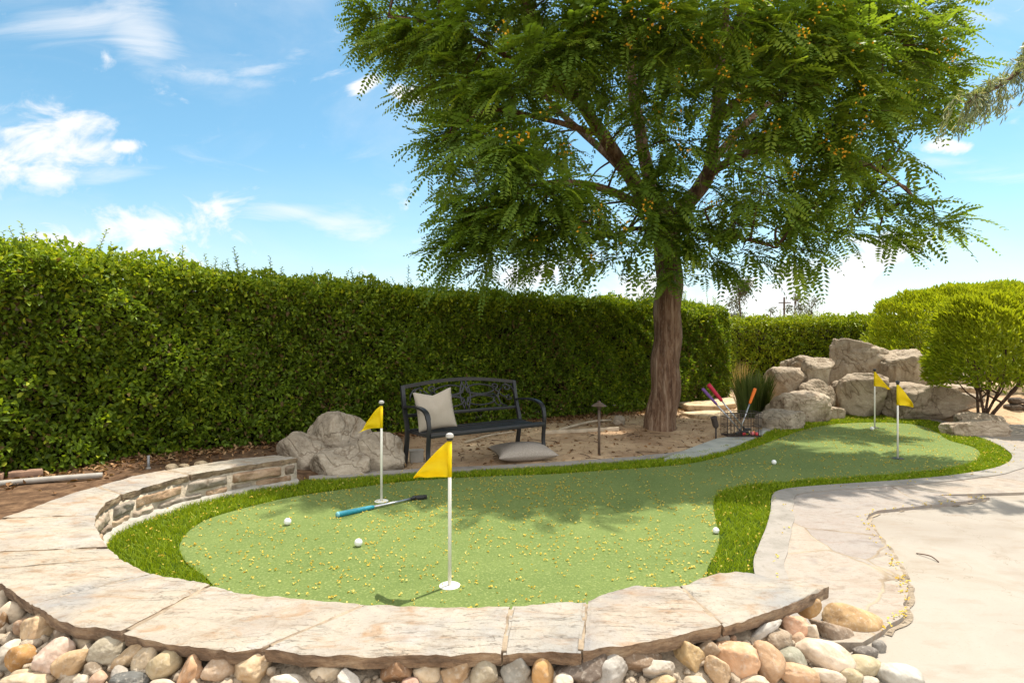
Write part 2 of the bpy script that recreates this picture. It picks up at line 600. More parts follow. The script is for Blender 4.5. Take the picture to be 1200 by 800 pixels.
M['purple_grip'] = plain('purple_grip', (.16, .07, .26, 1), .6, .3, var=.1)
M['red_grip'] = plain('red_grip', (.48, .018, .05, 1), .55, .35, var=.1)
M['orange_grip'] = plain('orange_grip', (.75, .16, .015, 1), .55, .35, var=.1)
M['ball_red'] = plain('ball_red', (.62, .05, .06, 1), .35, .5, var=.05)
M['ball_orange'] = plain('ball_orange', (.80, .22, .03, 1), .35, .5, var=.05)
M['ball_yellow'] = plain('ball_yellow', (.75, .60, .04, 1), .35, .5, var=.05)
M['ball_pink'] = plain('ball_pink', (.75, .20, .22, 1), .35, .5, var=.05)
M['pvc'] = plain('pvc', (.34, .31, .27, 1), .55, .35, var=.15, scale=9)
M['pale_wood'] = plain('pale_wood', (.46, .38, .28, 1), .85, .15, var=.25, scale=7, bump=.2)
M['brick'] = plain('brick', (.26, .16, .11, 1), .9, .15, var=.3, scale=12, bump=.4)
M['tan_slab'] = rock_mat('tan_slab', [rgb(168, 142, 110), rgb(198, 174, 140), rgb(214, 194, 164), rgb(222, 206, 180)], 3, 24, .4)
M['pole_wood'] = plain('pole_wood', (.09, .07, .055, 1), .9, .1, var=.2, scale=2)
M['galv'] = plain('galv', (.25, .25, .25, 1), .6, .4, .3, var=.2)

# golf ball: dimples
t = NT('golf_ball')
vo = t.n('ShaderNodeTexVoronoi'); vo.inputs['Scale'].default_value = 190
t.l(t.tc.outputs['Object'], vo.inputs['Vector'])
M['golf_ball'] = t.fin((.80, .80, .78, 1), .3, t.bump(t.maprange(vo.outputs['Distance'], 0, .5), .25, .002), .5)

# flag cloth
t = NT('flag_cloth')
c = t.ramp(t.noise(14, 4), [(.3, (.84, .62, .008, 1)), (.7, (.90, .72, .014, 1))])
t.fin(c, .6, t.bump(t.noise(300, 2), .15, .001), .25)
tr = t.n('ShaderNodeBsdfTranslucent'); t.l(c, tr.inputs['Color'])
mx = t.n('ShaderNodeMixShader'); mx.inputs[0].default_value = .4
t.l(t.b.outputs[0], mx.inputs[1]); t.l(tr.outputs[0], mx.inputs[2]); t.l(mx.outputs[0], t.out.inputs['Surface'])
M['flag_cloth'] = t.m

# cushion cloth: woven stripes
t = NT('cushion_striped')
w = t.n('ShaderNodeTexWave', wave_type='BANDS', bands_direction='X'); w.inputs['Scale'].default_value = 13; w.inputs['Distortion'].default_value = .6
t.l(t.tc.outputs['Generated'], w.inputs['Vector'])
c = t.mix(rgb(176, 166, 152), rgb(140, 129, 116), t.maprange(w.outputs['Fac'], .55, .9, 0, .8))
c = t.mix(c, rgb(120, 108, 96), t.maprange(t.noise(160, 3), .55, .75, 0, .5))
M['cushion_striped'] = t.fin(c, .95, t.bump(t.noise(220, 3), .4, .003), .1)
t = NT('cushion_grey')
c = t.ramp(t.noise(90, 4), [(.3, rgb(142, 132, 122)), (.7, rgb(170, 160, 149))])
M['cushion_grey'] = t.fin(c, .95, t.bump(t.noise(220, 3), .4, .003), .1)
M['dark_stone'] = rock_mat('dark_stone', [rgb(58, 48, 40), rgb(84, 72, 60), rgb(110, 96, 82), rgb(130, 116, 100)], 5, 30, .7)

t = NT('joint_mortar')
c = t.ramp(t.noise(14, 6, .65), [(.3, rgb(112, 98, 82)), (.55, rgb(150, 134, 114)), (.75, rgb(172, 158, 138))])
M['joint_mortar'] = t.fin(c, .9, t.bump(t.noise(40, 6), .8, .01), .15)

# ------------------------------------------------------------------ render, camera, world, sun
SC.render.engine = 'CYCLES'
SC.cycles.use_denoising = True
SC.cycles.max_bounces = 7
SC.cycles.diffuse_bounces = 4
SC.cycles.glossy_bounces = 2
SC.cycles.transmission_bounces = 5
SC.cycles.transparent_max_bounces = 6
SC.cycles.caustics_reflective = SC.cycles.caustics_refractive = False
SC.cycles.sample_clamp_indirect = 6
SC.view_settings.view_transform = 'Standard'
SC.view_settings.look = 'None'
SC.view_settings.gamma = 1
SC.view_settings.use_curve_mapping = False
SC.view_settings.exposure = EXPOSURE = 1.16

cam = bpy.data.cameras.new('camera')
cam.sensor_width = 36
cam.lens = 36 * F / 1200
cam.clip_start, cam.clip_end = .05, 6000
camo = bpy.data.objects.new('camera', cam)
COL.objects.link(camo)
camo.location = (0, 0, H)
camo.rotation_euler = (math.pi / 2, 0, 0)
SC.camera = camo

SUN_EL, SUN_AZ = math.radians(67), math.atan2(.70, .71)      # azimuth from +Y towards +X
sd = Vector((math.sin(SUN_AZ) * math.cos(SUN_EL), math.cos(SUN_AZ) * math.cos(SUN_EL), math.sin(SUN_EL)))
sun = bpy.data.lights.new('sun', 'SUN')
sun.energy, sun.angle, sun.color = 3.2, math.radians(.6), (1.0, .94, .83)
suno = bpy.data.objects.new('sun', sun)
COL.objects.link(suno)
suno.rotation_euler = sd.to_track_quat('Z', 'Y').to_euler()
suno.location = sd * 30

W = bpy.data.worlds.new('World')
SC.world = W
W.use_nodes = True
wt = W.node_tree
bg = wt.nodes['Background']
bg.inputs['Strength'].default_value = .12
sky = wt.nodes.new('ShaderNodeTexSky')
sky.sky_type = 'NISHITA'
sky.sun_disc = False
sky.sun_elevation, sky.sun_rotation = SUN_EL, SUN_AZ
sky.air_density, sky.dust_density, sky.ozone_density = 1.0, .5, 2.4
tcw = wt.nodes.new('ShaderNodeTexCoord')


def wn(typ, *ins, **kw):
    x = wt.nodes.new(typ)
    for k, v in kw.items():
        setattr(x, k, v)
    for i, v in enumerate(ins):
        if v is None:
            continue
        if hasattr(v, 'is_output'):
            wt.links.new(v, x.inputs[i])
        else:
            x.inputs[i].default_value = v
    return x


def wm(op, a, b=None):
    return wn('ShaderNodeMath', a, b, operation=op).outputs[0]


sep = wn('ShaderNodeSeparateXYZ', tcw.outputs['Generated'])
ay = wm('MAXIMUM', wm('ABSOLUTE', sep.outputs['Y']), .08)
px, pz = wm('DIVIDE', sep.outputs['X'], ay), wm('DIVIDE', sep.outputs['Z'], ay)
pv = wn('ShaderNodeCombineXYZ', px, pz, 0.0).outputs[0]


def wnoise(scale, detail, rough, dist=0.0, stretch=(1, 1, 1)):
    mp = wn('ShaderNodeMapping', pv)
    mp.inputs['Scale'].default_value = stretch
    x = wn('ShaderNodeTexNoise', mp.outputs[0])
    x.inputs['Scale'].default_value, x.inputs['Detail'].default_value = scale, detail
    x.inputs['Roughness'].default_value, x.inputs['Distortion'].default_value = rough, dist
    return x.outputs['Fac']


def wrange(v, a, b, c=0.0, d=1.0, smooth=True):
    x = wn('ShaderNodeMapRange', v, a, b, c, d)
    if smooth:
        x.interpolation_type = 'SMOOTHSTEP'
    return x.outputs[0]


n_puff = wnoise(9.5, 10, .60, .5, (1, 1.5, 1))
n_wisp = wnoise(3.6, 9, .62, 1.0, (1, 3.4, 1))


def blob(u, v, ru, rv, rot=0.0):
    mp = wn('ShaderNodeMapping', pv)
    mp.vector_type = 'TEXTURE'
    mp.inputs['Location'].default_value = ((u - 600) / F, (400 - v) / F, 0)
    mp.inputs['Rotation'].default_value = (0, 0, math.radians(rot))
    mp.inputs['Scale'].default_value = (ru / F, rv / F, 1)
    ln = wn('ShaderNodeVectorMath', mp.outputs[0], operation='LENGTH').outputs[1]
    return wrange(ln, 1.0, 0.0)


def union(bl):
    o = bl[0]
    for b in bl[1:]:
        o = wm('MAXIMUM', o, b)
    return o


puff = union([blob(55, 165, 115, 80, 12), blob(35, 205, 110, 60, 0), blob(40, 180, 90, 60, 0), blob(148, 170, 30, 14), blob(175, 282, 150, 80, 8), blob(60, 290, 130, 44),
              blob(428, 99, 36, 16, 30), blob(478, 112, 36, 20, -10), blob(1010, 305, 120, 52, 18), blob(930, 335, 180, 60, 8), blob(1145, 338, 50, 18),
              blob(1110, 170, 50, 16), blob(640, 318, 130, 40, 5), blob(760, 345, 160, 40), blob(-260, 240, 240, 110), blob(1500, 240, 240, 90), blob(1450, 60, 260, 70)])
wisp = union([blob(165, 40, 130, 66, -52), blob(235, 88, 140, 26, -8), blob(290, 85, 75, 14, 12), blob(80, 20, 170, 40), blob(120, 205, 120, 26, 8),
              blob(410, 268, 150, 48, -6), blob(330, 250, 150, 26, 4), blob(1150, 205, 190, 22, 2), blob(1060, 195, 160, 26, 5), blob(1130, 22, 120, 26, 4), blob(880, 370, 300, 60)])
d_puff = wrange(wm('ADD', puff, wm('MULTIPLY', wm('SUBTRACT', n_puff, .5), 3.0)), .22, .95)
d_wisp = wm('MULTIPLY', wrange(wm('ADD', wisp, wm('MULTIPLY', wm('SUBTRACT', n_wisp, .5), 3.4)), .16, 1.6), .66)
veil = wm('MULTIPLY', wrange(wnoise(2.0, 7, .6, .8, (1, 2.6, 1)), .42, .85), .30)
haze_low = wm('MULTIPLY', wrange(pz, .34, .06, 0.0, 1.0), wrange(wnoise(1.6, 6, .6, .6, (1, 3.0, 1)), .30, .70, .12, .42))
veil = wm('MAXIMUM', veil, haze_low)
den = wm('MAXIMUM', wm('MAXIMUM', wm('MULTIPLY', d_puff, .96), d_wisp), veil)
# added fill light: unseen broken bright cloud overhead and behind the viewpoint
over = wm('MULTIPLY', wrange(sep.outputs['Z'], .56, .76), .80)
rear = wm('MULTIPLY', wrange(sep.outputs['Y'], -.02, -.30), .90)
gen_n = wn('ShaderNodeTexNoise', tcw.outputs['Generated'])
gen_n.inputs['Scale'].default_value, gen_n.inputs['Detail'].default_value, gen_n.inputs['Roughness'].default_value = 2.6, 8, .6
fill_bank = wm('MULTIPLY', wm('MAXIMUM', over, rear), wrange(gen_n.outputs['Fac'], .30, .52, .45, 1.0))
den = wm('MULTIPLY', den, wrange(sep.outputs['Z'], -.01, .03))
shade = wrange(wnoise(9, 6, .6, .2), .35, .65, .90, 1.0)
CL = 4.1
ccol = wn('ShaderNodeMix', None, data_type='RGBA')
wt.links.new(shade, ccol.inputs[0])
ccol.inputs[6].default_value = (CL * .80, CL * .86, CL * .94, 1)
ccol.inputs[7].default_value = (CL * 1.0, CL * 1.0, CL * 1.0, 1)
hs = wn('ShaderNodeHueSaturation')
hs.inputs['Hue'].default_value = .476
hs.inputs['Saturation'].default_value = 1.12
hs.inputs['Value'].default_value = .70
wt.links.new(sky.outputs[0], hs.inputs['Color'])
mixw = wn('ShaderNodeMix', None, data_type='RGBA')
wt.links.new(den, mixw.inputs[0]); wt.links.new(hs.outputs[0], mixw.inputs[6]); wt.links.new(ccol.outputs[2], mixw.inputs[7])
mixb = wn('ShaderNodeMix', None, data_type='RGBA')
wt.links.new(wm('MULTIPLY', fill_bank, wrange(sep.outputs['Z'], -.01, .03)), mixb.inputs[0])
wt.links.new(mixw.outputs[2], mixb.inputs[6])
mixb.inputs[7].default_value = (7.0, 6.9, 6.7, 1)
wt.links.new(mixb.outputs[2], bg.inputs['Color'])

# ------------------------------------------------------------------ plan of the place
fringe_px = [(362, 564), (420, 560), (475, 556), (560, 552), (640, 548), (700, 544), (760, 539), (810, 533), (850, 524), (885, 513), (912, 502), (940, 494), (975, 489),
             (1020, 487), (1065, 489), (1098, 495), (1125, 506), (1160, 518), (1183, 531), (1184, 541), (1165, 550), (1120, 558), (1060, 564), (1000, 568),
             (945, 572), (915, 576), (905, 583), (903, 600), (898, 620), (890, 640), (883, 667)]
FR_OUT = catmull([G(*p) for p in fringe_px] + [Vector((1.24, 2.90, 0))], 6)
wall_line = [Vector(p) for p in ((1.2, 2.82, 0), (.77, 2.72, 0), (.33, 2.54, 0), (-.04, 2.49, 0), (-.73, 2.53, 0), (-1.37, 2.72, 0), (-1.76, 2.82, 0), (-2.06, 3.03, 0),
                                 (-2.26, 3.2, 0), (-2.54, 3.57, 0), (-2.71, 3.93, 0), (-2.79, 4.3, 0), (-2.79, 4.63, 0), (-2.68, 4.99, 0), (-2.36, 5.46, 0))]
GREEN_OUT = FR_OUT + wall_line
green_px = [(480, 564), (560, 559), (640, 556), (700, 552), (760, 548), (810, 543), (850, 534), (885, 524), (915, 513), (945, 503), (980, 497), (1030, 495), (1075, 498), (1098, 507),
            (1112, 516), (1140, 524), (1149, 533), (1138, 543), (1100, 551), (1050, 556), (980, 561), (920, 565), (870, 570), (844, 578), (836, 590), (839, 610),
            (843, 630), (838, 650), (828, 672)]
green_rest = [G(222, 663), G(211, 648), G(212, 635), G(222, 622), G(245, 608), G(285, 596), G(340, 583), G(400, 574)]
GREEN = catmull([G(*p) for p in green_px] + [Vector((1.0, 2.95, 0)), Vector((.8, 2.70, 0)), Vector((.33, 2.52, 0)), Vector((-.04, 2.47, 0)), Vector((-.73, 2.51, 0)),
                                             Vector((-1.22, 2.66, 0)), Vector((-1.42, 3.0, 0)), Vector((-1.72, 3.38, 0))] + green_rest, 5, closed=True)

# kerb: offset of the fringe line
KW = .17
ofs = []
for i, p in enumerate(FR_OUT):
    tg = (FR_OUT[min(i + 1, len(FR_OUT) - 1)] - FR_OUT[max(i - 1, 0)]).normalized()
    q = p + Vector((-tg.y, tg.x, 0)) * KW * (1 + .12 * noise.noise(p * 3))
    ofs.append(q)
X = np.array([q.x for q in ofs]); Y = np.array([q.y for q in ofs])
keep = (distpoly(X, Y, FR_OUT, closed=False) > KW * .84) & ~inpoly(X, Y, GREEN_OUT)
KERB_OUT = [q for q, k in zip(ofs, keep) if k]
KERB = FR_OUT + KERB_OUT[::-1]
BASIN = KERB_OUT + [Vector((1.5, 3.2, 0))] + wall_line

edge_px = [(1200, 578), (1160, 584), (1120, 590), (1070, 595), (1030, 600), (1016, 606), (1022, 618), (1032, 632), (1042, 645), (1050, 660), (1058, 675), (1063, 690), (1061, 708),
           (1058, 724), (1036, 740)]
edge0 = catmull([Vector((14, 6.0, 0))] + [G(*p) for p in edge_px], 7)
EDGE = []
for i, p in enumerate(edge0):
    EDGE.append(p + Vector((noise.noise(p * 9 + Vector((3, 1, 0))), noise.noise(p * 9 + Vector((9, 5, 2))), 0)) * (.022 if i > 7 else 0))
far_rim = [Vector((14, 10.0, 0)), Vector((9.5, 9.75, 0)), Vector((7.6, 9.6, 0)), Vector((6.9, 9.2, 0)), G(1100, 494)]
i0 = min(range(len(FR_OUT)), key=lambda i: (FR_OUT[i] - G(1112, 500)).length)
FR_RIGHT = FR_OUT[i0:]
PATH = EDGE + [Vector((1.56, 2.66, 0)), Vector((1.2, 2.66, 0)), Vector((1.2, 2.82, 0))] + FR_RIGHT[::-1] + far_rim[::-1]
PATIO = EDGE + [Vector((1.30, 2.50, 0)), Vector((1.35, 1.9, 0)), Vector((1.6, .5, 0)), Vector((2.2, -3, 0)), Vector((14, -3, 0))]

sheet('putting_green', GREEN, .004, M['green'])
sheet('fringe_base', GREEN_OUT, -.004, M['fringe_base'])
sheet('concrete_kerb', KERB, .020, M['kerb'], thick=.10)
sheet('flagstone_path', PATH, .012, M['flag_path'], thick=.05)
patio = [p + Vector((0, 0, 0)) for p in PATIO]
sheet('patio_floor', patio + [], -.012, M['patio'], thick=.04)
# mortar line along the broken path edge
mb = MB()
for i in range(6, len(EDGE) - 1):
    a, b = EDGE[i], EDGE[i + 1]
    tg = (b - a).normalized(); nn = Vector((tg.y, -tg.x, 0))
    s = 1 if (a + nn * .05 - Vector((1.5, 4, 0))).length > (a - Vector((1.5, 4, 0))).length else -1
    w1, w2 = .030 + .012 * noise.noise(a * 7), .030 + .012 * noise.noise(b * 7)
    mb.add([a + Vector((0, 0, -.010)), b + Vector((0, 0, -.010)), b + nn * s * w2 + Vector((0, 0, -.006)), a + nn * s * w1 + Vector((0, 0, -.006))], [(0, 1, 2, 3) if s < 0 else (3, 2, 1, 0)])
mb.build('path_joint', M['mortar_bed'])['kind'] = 'structure'
slab_px = [(778, 540), (800, 531), (818, 524), (840, 516), (862, 513), (900, 506), (893, 511), (872, 520), (850, 529), (815, 537)]
sheet('slate_edging', [G(*p) for p in slab_px], .030, M['slate'], thick=.08)

# terrain: one sheet out to the horizon, finer near the camera
xs = np.concatenate([-np.geomspace(2500, 9, 26), np.arange(-8.6, 15.01, .12), np.geomspace(15.6, 2500, 26)])
ys = np.concatenate([-np.geomspace(2500, 4, 22), np.arange(-3.4, 20.01, .12), np.geomspace(20.7, 4000, 28)])
TX, TY = np.meshgrid(xs, ys)


def sstep(x, a, b):
    t_ = np.clip((x - a) / (b - a), 0, 1)
    return t_ * t_ * (3 - 2 * t_)


def terrain_h(X, Y):
    low = inpoly(X, Y, BASIN) | inpoly(X, Y, PATH) | inpoly(X, Y, PATIO)
    d = np.minimum(np.minimum(distpoly(X, Y, BASIN), distpoly(X, Y, PATH)), distpoly(X, Y, PATIO))
    z = np.where(low, -.07, -.07 + sstep(d, -.02, .13) * .075)
    left = sstep(-X, 2.35, 2.95) * sstep(Y, 2.2, 3.2) * (~low)
    z = z + left * .10
    mound = sstep(d, .05, .9) * sstep(X, 6.6, 8.0) * sstep(Y, 9.3, 10.4) * (~low)
    z = z + mound * .22
    back = sstep(Y, 6.2, 9.0) * sstep(d, .1, 1.4) * (~low)
    return z + back * .03


def bumps(X, Y, amp):
    return amp * (np.sin(X * 3.1 + 1.3 * np.sin(Y * 2.3)) * np.sin(Y * 2.7 + X * .6) + .6 * np.sin(X * 7.7 + Y * 5.1) * np.sin(Y * 8.3 - X * 3.3))


TZ = terrain_h(TX, TY)
TZ = TZ + np.where(TZ > -.05, bumps(TX, TY, .012), 0)
ny, nx = TX.shape
idx = np.arange(nx * ny).reshape(ny, nx)
q = np.stack([idx[:-1, :-1], idx[:-1, 1:], idx[1:, 1:], idx[1:, :-1]], -1).reshape(-1, 4)
me = mesh_np('ground', np.stack([TX, TY, TZ], -1).reshape(-1, 3), q)
link_mesh('ground', me, M['dirt'])['kind'] = 'structure'


def tz(x, y):
    X, Y = np.array([x], float), np.array([y], float)
    z = terrain_h(X, Y)
    return float((z + np.where(z > -.05, bumps(X, Y, .012), 0))[0])


def TG(u, v):
    """Terrain point under a photo position."""
    z = 0.0
    for _ in range(12):
        p = G(u, v, z); z = tz(p.x, p.y)
    return Vector((p.x, p.y, z))


# ------------------------------------------------------------------ the raised stone wall
WT = .25
cop = [  # (inner points, outer points) of each slab, from the far end round to the near right end
    ([(349, 535.6), (300, 542), (262, 548), (224, 555.5)], [(322, 532), (280, 536), (245, 541), (197, 549)]),
    ([(221, 556), (190, 564), (165, 571), (144, 578)], [(194, 549.5), (160, 556), (114, 568.5)]),
    ([(141, 579.5), (124, 588), (112.5, 602)], [(111, 569.5), (70, 582), (2, 606)]),
    ([(112, 604), (111, 615), (117, 627), (126, 640)], [(-2, 608), (-60, 628), (-120, 650)]),
    ([(127.5, 641.5), (140, 652)], [(-122, 651), (-130, 668), (-70, 672)]),
    ([(141.5, 653), (158, 662), (177, 670.5)], [(-66, 672.5), (3, 682), (18, 694), (36, 706)]),
    ([(179, 671.3), (212, 678), (245, 684)], [(38, 707), (60, 721), (88, 732), (141, 738.5)]),
    ([(247, 684.5), (277, 693), (340, 699), (428, 705)], [(145, 739.5), (180, 747), (240, 756), (275, 761), (306, 757)]),
    ([(432, 705.7), (510, 709.5), (597, 709)], [(311, 757), (339, 761.5), (352, 765), (440, 766), (586, 763.5)]),
    ([(600, 709), (645, 706), (687, 703)], [(589, 763.3), (640, 761), (680, 763)]),
    ([(690, 702), (712, 694), (745, 685), (775, 687), (796, 685.3)], [(684, 762.5), (730, 757), (790, 745), (846, 731.3)]),
    ([(798, 684.5), (828, 673), (860, 665), (920, 677), (971, 684.5)], [(848.5, 730.5), (892, 718), (935, 703)]),
]
wall = thing('stone_wall', (-.5, 2.6, 0), 'low curved stone wall with pale flagstone coping round the putting green', 'wall')
tone = [rgb(154, 144, 128), rgb(161, 152, 141), rgb(160, 149, 134), rgb(167, 156, 141), rgb(158, 144, 126), rgb(169, 154, 135),
        rgb(165, 149, 131), rgb(164, 149, 132), rgb(162, 152, 141), rgb(154, 149, 141), rgb(164, 146, 131), rgb(159, 152, 141)]
for k, (ip, op) in enumerate(cop):
    I = [G(u, v, WT) for u, v in ip]; O = [G(u, v, WT) for u, v in op]
    SI, SO = arclen(I), arclen(O)
    ns, nt = 64, 16
    top = np.zeros((ns + 1, nt + 1, 3)); bot = np.zeros_like(top)
    zo = (k * 37 % 7 - 3) * .0012
    for i in range(ns + 1):
        a, _ = sample(I, SI[-1] * i / ns, SI); b, _ = sample(O, SO[-1] * i / ns, SO)
        for j in range(nt + 1):
            p = a.lerp(b, j / nt)
            d = min(i, ns - i) / ns * max(SI[-1], SO[-1]); e = min(j, nt - j) / nt * (b - a).length
            jag = Vector((noise.noise(Vector((p.x * 11, p.y * 11, k * 3.1))), noise.noise(Vector((p.x * 11, p.y * 11, k * 3.1 + 40))), 0)) + \
                .0 * p + 1.0 * Vector((noise.noise(Vector((p.x * 34, p.y * 34, k * 3.1))), noise.noise(Vector((p.x * 34, p.y * 34, 7))), 0))
            amt = .0045 if (e < .012) else (.004 if d < .012 else .0)
            p = p + jag * amt
            z = .0045 * noise.fractal(Vector((p.x * 4, p.y * 4, k * 2.0)), .7, 2.0, 5) + .004 * noise.noise(Vector((p.x * 1.7, p.y * 1.7, k * 5.0)))
            chip = max(0.0, noise.noise(Vector((p.x * 14, p.y * 14, k + .5)))) * .012 if (e < .012 or d < .012) else 0
            top[i, j] = (p.x, p.y, WT + zo + z - chip - (.004 if (e < .012 or d < .012) else 0))
            ins = Vector((0, 0, 0))
            if j == nt: ins = (a - b).normalized() * (.010 + .006 * noise.noise(p * 12))
            if j == 0: ins = (b - a).normalized() * (.008 + .010 * noise.noise(p * 12))
            bot[i, j] = (p.x + ins.x, p.y + ins.y, WT - .056 + .006 * noise.noise(p * 8))
    n1 = (ns + 1) * (nt + 1)
    ii = np.arange(n1).reshape(ns + 1, nt + 1)
    qa = np.stack([ii[:-1, :-1], ii[1:, :-1], ii[1:, 1:], ii[:-1, 1:]], -1).reshape(-1, 4)
    qb = qa[:, ::-1] + n1
    rim = np.concatenate([ii[:, 0], ii[-1, 1:], ii[-2::-1, -1], ii[0, -2:0:-1]])
    # rim walls with a rough middle row
    m = len(rim)
    pts = np.concatenate([top.reshape(-1, 3), bot.reshape(-1, 3)])
    cx = pts[:n1].mean(0)
    mid = []
    for r in rim:
        p = (pts[r] * .5 + pts[r + n1] * .5)
        o_ = p - cx; o_[2] = 0; o_ /= max(np.linalg.norm(o_), 1e-6)
        mid.append(p + o_ * (.003 + .009 * noise.noise(Vector(p) * 30)))
    V = np.concatenate([pts, np.array(mid)])
    mi = np.arange(m) + 2 * n1
    r2 = np.roll(rim, -1); m2 = np.roll(mi, -1)
    side = np.concatenate([np.stack([rim, mi, m2, r2], -1), np.stack([mi, rim + n1, r2 + n1, m2], -1)])
    me = mesh_np('coping_slab', V, np.concatenate([qa, qb, side]))
    bm = bmesh.new(); bm.from_mesh(me); bmesh.ops.recalc_face_normals(bm, faces=bm.faces[:]); bm.to_mesh(me); bm.free()
    o = link_mesh('coping_slab', me, M['flagstone'], wall)
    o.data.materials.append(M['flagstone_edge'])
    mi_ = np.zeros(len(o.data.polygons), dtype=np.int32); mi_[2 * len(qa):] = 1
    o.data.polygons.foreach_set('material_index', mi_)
    o.data.set_sharp_from_angle(angle=math.radians(40))
    o.color = tone[k]

INNER = [G(u, v, WT) for s in cop for u, v in s[0]]
OUTER = [G(u, v, WT) for s in cop for u, v in s[1]]
INNER = [Vector((p.x, p.y, 0)) for p in INNER]; OUTER = [Vector((p.x, p.y, 0)) for p in OUTER]
INNER = INNER[:-2]
SI, SO = arclen(INNER), arclen(OUTER)
# core under the coping
mb = MB(); n = 90
vs = []
for i in range(n + 1):
    a, ta = sample(INNER, SI[-1] * i / n, SI); b, tb = sample(OUTER, SO[-1] * i / n, SO)
    w = (b - a).normalized()
    a2, b2 = a + w * .012, b - w * .07
    rz = .004 * math.sin(i * 2.1)
    vs += [(a2.x, a2.y, -.12), (a2.x, a2.y, .2 + rz - .004), (b2.x, b2.y, .2 + rz - .004), (b2.x, b2.y, -.12)]
fs = []
for i in range(n):
    for k in range(4):
        fs.append((i * 4 + k, i * 4 + (k + 1) % 4, (i + 1) * 4 + (k + 1) % 4, (i + 1) * 4 + k))
fs += [(3, 2, 1, 0), (n * 4, n * 4 + 1, n * 4 + 2, n * 4 + 3)]
mb.add(vs, fs)
mb.build('mortar_core', M['mortar'], wall, smooth=True, autosmooth=False)
# mortar filling the joints between slabs, a little below their tops
mb = MB()
for k in range(len(cop) - 1):
    a = G(*cop[k][0][-1], WT); b = G(*cop[k][1][-1], WT); a2 = G(*cop[k + 1][0][0], WT); b2 = G(*cop[k + 1][1][0], WT)
    ca, cb = (a + a2) / 2, (b + b2) / 2
    w = (cb - ca)
    t_ = w.normalized().cross(Vector((0, 0, 1)))
    mb.obox((ca + cb) / 2 - Vector((0, 0, .034)), w * .44, t_ * .020, Vector((0, 0, .028)))
mb.build('joint_mortar', M['joint_mortar'], wall)
# white mortar footing along the turf
mb = MB()
pts = [p for p in INNER if p.x < -1.6]
pts = catmull(pts, 3)
vs, fs = [], []
for i, p in enumerate(pts):
    tg = (pts[min(i + 1, len(pts) - 1)] - pts[max(i - 1, 0)]).normalized()
    nn = Vector((tg.y, -tg.x, 0))
    if (p + nn * .1 - Vector((0, 4, 0))).length > (p - Vector((0, 4, 0))).length: nn = -nn
    w_ = .05 + .02 * noise.noise(p * 5)
    for dd, z in ((-.09, .045), (-.02, .05), (w_ * .7, .035), (w_, -.05)):
        vs.append(p + nn * dd + Vector((0, 0, z + .006 * noise.noise(p * 20 + Vector((dd * 30, 0, 0))))))
for i in range(len(pts) - 1):
    for k in range(3):
        fs.append((i * 4 + k, i * 4 + k + 1, (i + 1) * 4 + k + 1, (i + 1) * 4 + k))
mb.add(vs, fs)
o = mb.build('mortar_footing', plain('white_mortar', (.38, .35, .30, 1), .9, .15, var=.2, scale=16, bump=.4), wall, smooth=True, autosmooth=False)
bm = bmesh.new(); bm.from_mesh(o.data); bmesh.ops.recalc_face_normals(bm, faces=bm.faces[:]); bm.to_mesh(o.data); bm.free()

# two courses of facing stones on the inner side
fcols = [rgb(176, 148, 122), rgb(160, 148, 134), rgb(186, 156, 128), rgb(150, 140, 128), rgb(178, 162, 144), rgb(190, 166, 140), rgb(146, 130, 114)]


def facing(s0, s1, z0, z1, prot, seed):
    ns_, nz_ = 14, 8
    V = []
    for i in range(ns_ + 1):
        for j in range(nz_ + 1):
            fi, fj = i / ns_, j / nz_
            s = s0 + (s1 - s0) * fi; z = z0 + (z1 - z0) * fj
            p, tg = sample(INNER, s, SI)
            nn = Vector((tg.y, -tg.x, 0))
            if (p + nn * .1 - Vector((0, 4.2, 0))).length > (p - Vector((0, 4.2, 0))).length: nn = -nn
            ex, ez = min(fi, 1 - fi) * (s1 - s0), min(fj, 1 - fj) * (z1 - z0)
            rr = 1 - max(0, 1 - ex / .022) ** 2 * .9 - max(0, 1 - ez / .018) ** 2 * .7
            dp = prot * max(rr, -.5) + .016 * noise.fractal(Vector((s * 9, z * 12, seed * 3.3)), .7, 2, 4) - .03
            w = .010 * noise.noise(Vector((s * 6, z * 9, seed)))
            q_ = p + nn * dp + tg * w
            V.append((q_.x, q_.y, z + .008 * noise.noise(Vector((s * 7, seed, 2.2)))))
    me = mesh_np('facing_stone', V, np.stack([(a := np.arange((ns_ + 1) * (nz_ + 1)).reshape(ns_ + 1, nz_ + 1))[:-1, :-1], a[1:, :-1], a[1:, 1:], a[:-1, 1:]], -1).reshape(-1, 4))
    bm = bmesh.new(); bm.from_mesh(me)
    # close it into a solid lump
    bd = [e for e in bm.edges if e.is_boundary]
    ret = bmesh.ops.extrude_edge_only(bm, edges=bd)
    for v in [g for g in ret['geom'] if isinstance(g, bmesh.types.BMVert)]:
        s_c = (s0 + s1) / 2
        p, tg = sample(INNER, s_c, SI)
        nn = Vector((tg.y, -tg.x, 0))
        if (p + nn * .1 - Vector((0, 4.2, 0))).length > (p - Vector((0, 4.2, 0))).length: nn = -nn
        v.co -= nn * .05
    bmesh.ops.recalc_face_normals(bm, faces=bm.faces[:])
    bm.to_mesh(me); bm.free()
    o = link_mesh('facing_stone', me, M['facing'], wall)
    o.color = fcols[seed % len(fcols)]


seed = 0
for z0, z1, off in ((.03, .088, .05), (.096, .186, -.1)):
    s = off
    while s < SI[-1] * .56:
        L_ = rnd.choice((.20, .28, .34, .42)) * (1.1 if z0 > .05 else 1.0)
        a0, a1 = max(s, 0.02), s + L_
        if a1 > a0 + .1:
            facing(a0, a1, z0, z1 + rnd.uniform(-.006, .004), rnd.uniform(.030, .055), seed)
        seed += 1
        s += L_ + rnd.uniform(.018, .035)
